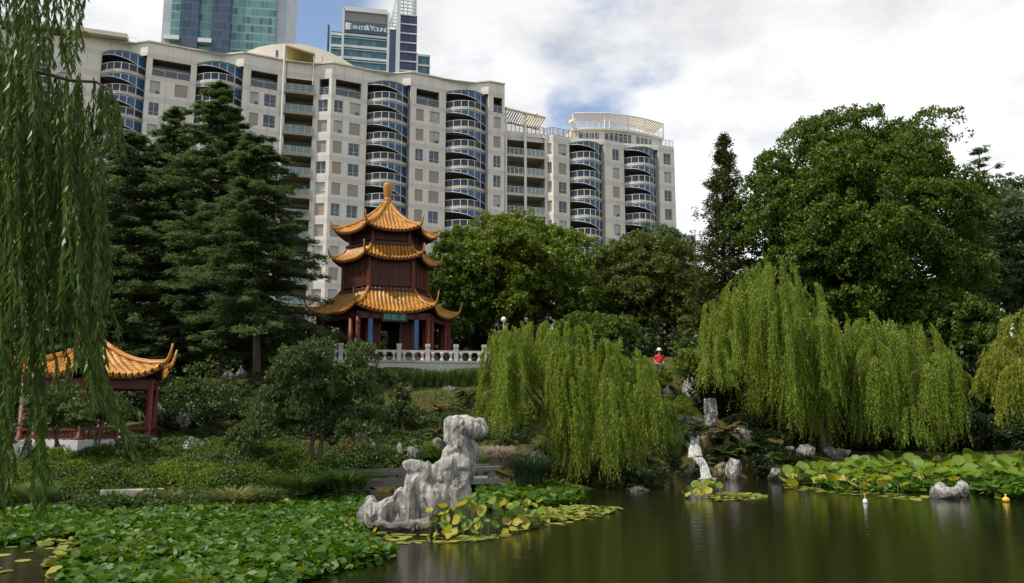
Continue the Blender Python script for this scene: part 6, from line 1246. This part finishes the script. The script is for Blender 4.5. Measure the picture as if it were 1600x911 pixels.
# thickets that close the view under the trees
def thicket(name, label, u0, u1, v0, v1, Y0, Y1, n_l, rad, n_per, leaf, mat_, seed):
    rs = np.random.RandomState(seed); lobes = []
    for i in range(n_l):
        Y = rs.uniform(Y0, Y1); u = rs.uniform(u0, u1); p = at(u, rs.uniform(v0, v1), Y); g_ = gz(p[0], Y); p[2] = max(p[2], g_+rad*.5); lobes.append((p, np.array([1, 1, .9])*rad*rs.uniform(.7, 1.3)))
    p, dd, nn, s, ww = sphere_leaves(rs, lobes, n_per, leaf); o = np_mesh(name, leaf_quads(p, dd, nn, s, ww), quads(len(p)), mat_, loc=tuple(p.mean(0))); return tag(o, label, 'undergrowth', kind='stuff')
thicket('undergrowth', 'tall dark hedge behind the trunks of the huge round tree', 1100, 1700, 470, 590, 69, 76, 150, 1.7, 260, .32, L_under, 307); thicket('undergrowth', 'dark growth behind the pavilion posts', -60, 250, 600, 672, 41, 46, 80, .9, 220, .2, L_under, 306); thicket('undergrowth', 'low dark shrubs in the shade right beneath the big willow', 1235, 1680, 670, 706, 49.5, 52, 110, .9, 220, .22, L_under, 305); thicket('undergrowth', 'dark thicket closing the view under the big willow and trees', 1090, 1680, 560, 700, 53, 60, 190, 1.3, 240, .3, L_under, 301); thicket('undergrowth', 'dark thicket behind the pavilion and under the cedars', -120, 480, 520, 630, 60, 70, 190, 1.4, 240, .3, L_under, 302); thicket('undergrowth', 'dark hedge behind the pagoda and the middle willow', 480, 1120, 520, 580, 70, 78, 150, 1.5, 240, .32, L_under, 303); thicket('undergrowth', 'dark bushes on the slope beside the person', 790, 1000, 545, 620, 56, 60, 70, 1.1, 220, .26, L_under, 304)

# ---- pond plants
def discs(c_, rad, nrm, cup, rs, seg=9, notch=False):
    """round leaves: a hub and a wavy rim per leaf, as quads"""
    n = len(c_); nrm = unit(nrm); a_ = unit(np.cross(nrm, rdir(rs, n))); b_ = np.cross(nrm, a_); seg = seg if seg % 2 == 0 else seg+1; V = [c_-nrm*(rad*cup)[:, None]]
    ph = rs.uniform(0, 6.28, n)
    for i in range(seg):
        t = 2*math.pi*i/seg; wv = .16*np.sin(3*t+ph)*rad+.10*np.sin(2*t+ph*2)*rad; rr = rad*(1+.07*np.sin(5*t+ph)); V.append(c_+a_*(rr*math.cos(t))[:, None]+b_*(rr*math.sin(t))[:, None]+nrm*(wv*cup*2.2)[:, None])
    V = np.stack(V, 1).reshape(-1, 3); k = seg+1; base = np.arange(n)*k
    f_ = np.concatenate([np.stack([base, base+1+i, base+1+(i+1) % seg, base+1+(i+2) % seg], 1) for i in range(0, seg, 2)]); return V, f_
def poly_inside(poly, u, v):
    c_ = np.zeros(len(u), bool)
    for i in range(len(poly)):
        (x1, y1), (x2, y2) = poly[i], poly[(i+1) % len(poly)]
        if y1 == y2: continue
        m_ = ((y1 > v) != (y2 > v)) & (u < (x2-x1)*(v-y1)/(y2-y1)+x1); c_ ^= m_
    return c_
def pads(name, label, poly, dens, rad, zr, tilt, mat_, seed, cup=.22, edge=None):
    """pads scattered evenly over the water inside an outline given in the photograph"""
    rs = np.random.RandomState(seed); pw_ = np.array([on_z(u, v, 0.0)[:2] for u, v in poly]); lo, hi = pw_.min(0), pw_.max(0); n = int((hi-lo).prod()*dens); xy = rs.uniform(lo, hi, (n, 2)); m_ = poly_inside([tuple(q) for q in pw_], xy[:, 0], xy[:, 1]); xy = xy[m_]; n = len(xy)
    z = rs.uniform(*zr, n); q = .5+.5*np.sin(xy[:, 0]*1.3+np.sin(xy[:, 1]*.9)*2)*np.cos(xy[:, 1]*1.1); z = zr[0]+(z-zr[0])*(.45+.75*q); r_ = rs.uniform(*rad, n); V, f_ = discs(np.column_stack([xy, z]), r_, np.array([0, 0, 1.])+rs.normal(size=(n, 3))*tilt, np.full(n, cup), rs); o = np_mesh(name, V, f_, mat_, loc=(float(xy[:, 0].mean()), float(xy[:, 1].mean()), 0), smooth=True); return tag(o, label, 'water plants', kind='stuff')
mat_poly = ((-40, 822), (60, 800), (150, 797), (250, 801), (400, 796), (470, 778), (580, 777), (566, 800), (560, 830), (590, 858), (622, 868), (600, 882), (540, 892), (470, 915), (440, 960), (60, 960), (100, 905), (92, 885), (140, 868), (112, 852), (176, 840), (100, 846), (20, 852), (-40, 850))
pads('lily_pads', 'dense mat of glossy raised lily pads along the bank', mat_poly, 150, (.055, .13), (.03, .28), .46, L_pad, 401)
pads('lily_pads', 'glossy raised lily pads behind the tall white rock', ((742, 775), (760, 752), (800, 752), (860, 762), (905, 772), (912, 785), (860, 796), (800, 792), (760, 800)), 80, (.085, .17), (.05, .36), .36, L_pad, 402)
pads('lily_pads', 'dark low pads in front of the lotus field beside the white rock', ((1518, 745), (1640, 735), (1640, 784), (1560, 782), (1515, 770)), 60, (.10, .2), (.05, .5), .4, L_pad, 403)
pads('lily_pads', 'flat yellow-green pads floating around the tall rock', ((545, 815), (580, 828), (660, 832), (700, 838), (790, 836), (850, 812), (975, 798), (930, 812), (840, 828), (760, 845), (690, 850), (600, 850), (560, 838)), 16, (.07, .15), (.012, .04), .05, L_float, 404, cup=.03)
pads('lily_pads', 'yellowing flat pads fringing the mat beside the open water', ((40, 845), (110, 846), (185, 838), (150, 856), (120, 870), (95, 890), (130, 905), (150, 911), (90, 911), (70, 885), (95, 860)), 40, (.08, .16), (.02, .12), .2, L_float, 409, cup=.1)
pads('lily_pads', 'tongue of yellowish pads floating out from the rock', ((800, 806), (850, 797), (920, 793), (972, 797), (930, 810), (850, 818)), 48, (.07, .15), (.015, .12), .2, L_float, 405, cup=.12)
pads('lily_pads', 'thin raft of small pads floating alone on the dark water', ((1098, 777), (1130, 771), (1180, 771), (1200, 776), (1180, 782), (1120, 783)), 40, (.06, .14), (.012, .06), .1, L_float, 406, cup=.06)
pads('lily_pads', 'low pads filling the water between the lotus stalks', ((1240, 758), (1300, 744), (1345, 739), (1450, 736), (1640, 735), (1640, 762), (1520, 764), (1440, 770), (1330, 768)), 40, (.09, .18), (.03, .34), .4, L_pad, 410)
pads('lily_pads', 'flat pads along the front edge of the lotus field', ((1225, 758), (1300, 765), (1400, 772), (1450, 776), (1440, 784), (1330, 774), (1230, 765)), 8, (.12, .22), (.012, .04), .05, L_float, 407, cup=.03)
pads('lily_pads', 'few pads drifting on the dark water by the bank', ((-20, 858), (90, 850), (80, 890), (20, 905), (-20, 890)), 1.2, (.10, .17), (.012, .02), .02, L_float, 408, cup=.02)
def lotus_proto(name, label, cat, group, n, w_, h_, rad, mats, seed, pod=False):
    """a clump of lotus: leaves on upright stalks"""
    return None
def lotus(u, v, Y, h_, r_, mat_, label, seed, group=None, tilt=.5):
    rs = np.random.RandomState(seed); q = on_z(u, v, 0) if Y is None else at(u, v, Y); q = np.array([q[0], q[1], 0.]); o = empty('lotus', tuple(q), label, 'lotus', group); tp = q+np.array([rs.normal()*.12, rs.normal()*.12, h_])
    nn = np.array([[rs.normal()*tilt, -.3+rs.normal()*tilt, 1.0]]); V, f_ = discs(tp[None]+nn*0, np.array([r_]), nn, np.array([.34]), rs, 14); np_mesh('leaf', V, f_, mat_, o, smooth=True)
    mb = MB(); mb.tube([Vector(q)-Vector((0, 0, .3)), Vector((q+tp)/2)+Vector((rs.normal()*.04, 0, 0)), Vector(tp)-Vector((0, 0, r_*.2))], .014, 5); mb.build('stalk', stem_m, o); return o
rs = np.random.RandomState(55); protos = [lotus(1300, 745, None, h, r, mt, 'x', 60+i) for i, (h, r, mt) in enumerate(((.78, .25, L_lot), (.62, .28, L_lot), (.5, .24, L_lot), (.36, .23, L_loty), (.22, .20, L_loty), (.7, .22, L_lot)))]
field = [tuple(on_z(u, v, 0)[:2]) for u, v in ((1226, 762), (1262, 750), (1300, 742), (1345, 738), (1450, 736), (1640, 734), (1640, 765), (1520, 764), (1440, 772), (1330, 772))]
fa = np.array(field); lo, hi = fa.min(0), fa.max(0); sp_ = []
while len(sp_) < 292:
    q = rs.uniform(lo, hi)
    if poly_inside(field, q[:1], q[1:])[0] and all((q[0]-a)**2+(q[1]-b)**2 > .06 for a, b in sp_): sp_.append(tuple(q))
used = set()
for (x, y) in sp_:
    uu = x/y*F+800; front = (y-lo[1])/(hi[1]-lo[1]); west = uu < 1420
    wts = (1, 1.2, 1.5, 1.6 if west else .4, 1.4 if west else .2, 1) if front < .45 else (2, 2, 1.2, .5 if west else .1, .1, 2); k = rs.choice(6, p=np.array(wts)/sum(wts)); lab = 'round green lotus leaf on a stalk in the lotus field' if k not in (3, 4) else 'yellowing lotus leaf on a short stalk in the lotus field'; grp_ = 'green lotus leaves of the field' if k not in (3, 4) else 'yellow lotus leaves of the field'
    if k in used: copy_thing(protos[k], (x, y, 0), rs.uniform(0, 6.28), float(rs.uniform(.75, 1.3)), lab, grp_)
    else: used.add(k); protos[k].location = (x, y, 0); protos[k]['label'] = lab; protos[k]['group'] = grp_
for k in range(6):
    if k not in used: x, y = sp_[k]; protos[k].location = (x, y, 0); protos[k]['label'] = 'round green lotus leaf on a stalk in the lotus field'; protos[k]['group'] = 'green lotus leaves of the field'
def clump(name_label, pts, seed):
    """a small lotus clump read as one plant: leaves and stalks"""
    rs = np.random.RandomState(seed); q0 = on_z(pts[0][0], pts[0][2], 0); o = empty('lotus_clump', (q0[0], q0[1], 0), name_label, 'lotus')
    pts = list(pts)+[(u+rs.normal()*11, v+rs.normal()*7, vf+rs.normal()*2, r_*rs.uniform(.6, .95), int(rs.uniform() < .45)) for u, v, vf, r_, y_ in list(pts)*2 if len(pts) > 3]
    for u, v, vf, rpx, y_ in pts:
        f0 = on_z(u, vf, 0); k = f0[1]/F; tp = at(u, v, f0[1]); nn = np.array([[rs.normal()*.7, -.5+rs.normal()*.6, .8]]); V, f_ = discs(tp[None], np.array([rpx*k*.64]), nn, np.array([.4]), rs, 14); np_mesh('leaf', V, f_, L_loty if y_ else L_lot, o, smooth=True)
        mb = MB(); mb.tube([Vector(f0)-Vector((0, 0, .2)), Vector((f0+tp)/2)+Vector((.03, 0, 0)), Vector(tp)-Vector((0, 0, .04))], .01, 5); mb.build('stalk', stem_m, o)
    return o
clump('lotus clump with green and yellowed leaves standing in front of the tall white rock', [(690, 790, 832, 15, 1), (668, 800, 830, 14, 0), (700, 798, 832, 17, 0), (720, 786, 834, 16, 1), (738, 790, 832, 14, 1), (712, 812, 836, 13, 1), (680, 812, 834, 12, 0), (730, 820, 838, 14, 0), (752, 795, 832, 13, 1), (745, 812, 838, 11, 0), (742, 830, 842, 12, 0), (700, 826, 838, 12, 1), (665, 823, 834, 11, 0), (705, 832, 842, 18, 0), (680, 834, 843, 10, 1), (724, 802, 834, 12, 0)], 71)
clump('lotus clump with pale and yellow leaves between the rock and the dark pads', [(785, 786, 818, 13, 1), (800, 792, 820, 15, 0), (818, 786, 816, 14, 0), (812, 800, 822, 16, 0), (835, 788, 814, 12, 1), (795, 805, 822, 13, 0), (832, 802, 820, 14, 0), (822, 812, 824, 12, 1), (846, 796, 816, 11, 0), (792, 814, 828, 12, 1), (822, 820, 828, 11, 1), (803, 826, 834, 12, 1), (780, 800, 822, 11, 0)], 72)
clump('small lotus clump standing alone in front of the waterfall', [(1090, 757, 775, 13, 0), (1102, 753, 774, 12, 0), (1078, 765, 777, 10, 0), (1100, 764, 777, 11, 1), (1112, 758, 774, 10, 0), (1088, 768, 778, 9, 1), (1075, 772, 779, 8, 1)], 73)
clump('yellow lotus leaves at the low end of the tall white rock', [(553, 817, 830, 10, 1), (568, 812, 828, 10, 1), (578, 820, 832, 9, 0), (548, 826, 836, 11, 1), (560, 828, 838, 9, 0), (585, 828, 838, 9, 1), (540, 812, 828, 9, 1)], 74)
o = clump('two yellow floating lotus leaves under the pale and yellow clump', [(612+180, 814, 822, 12, 1), (824, 821, 828, 11, 1)], 75)
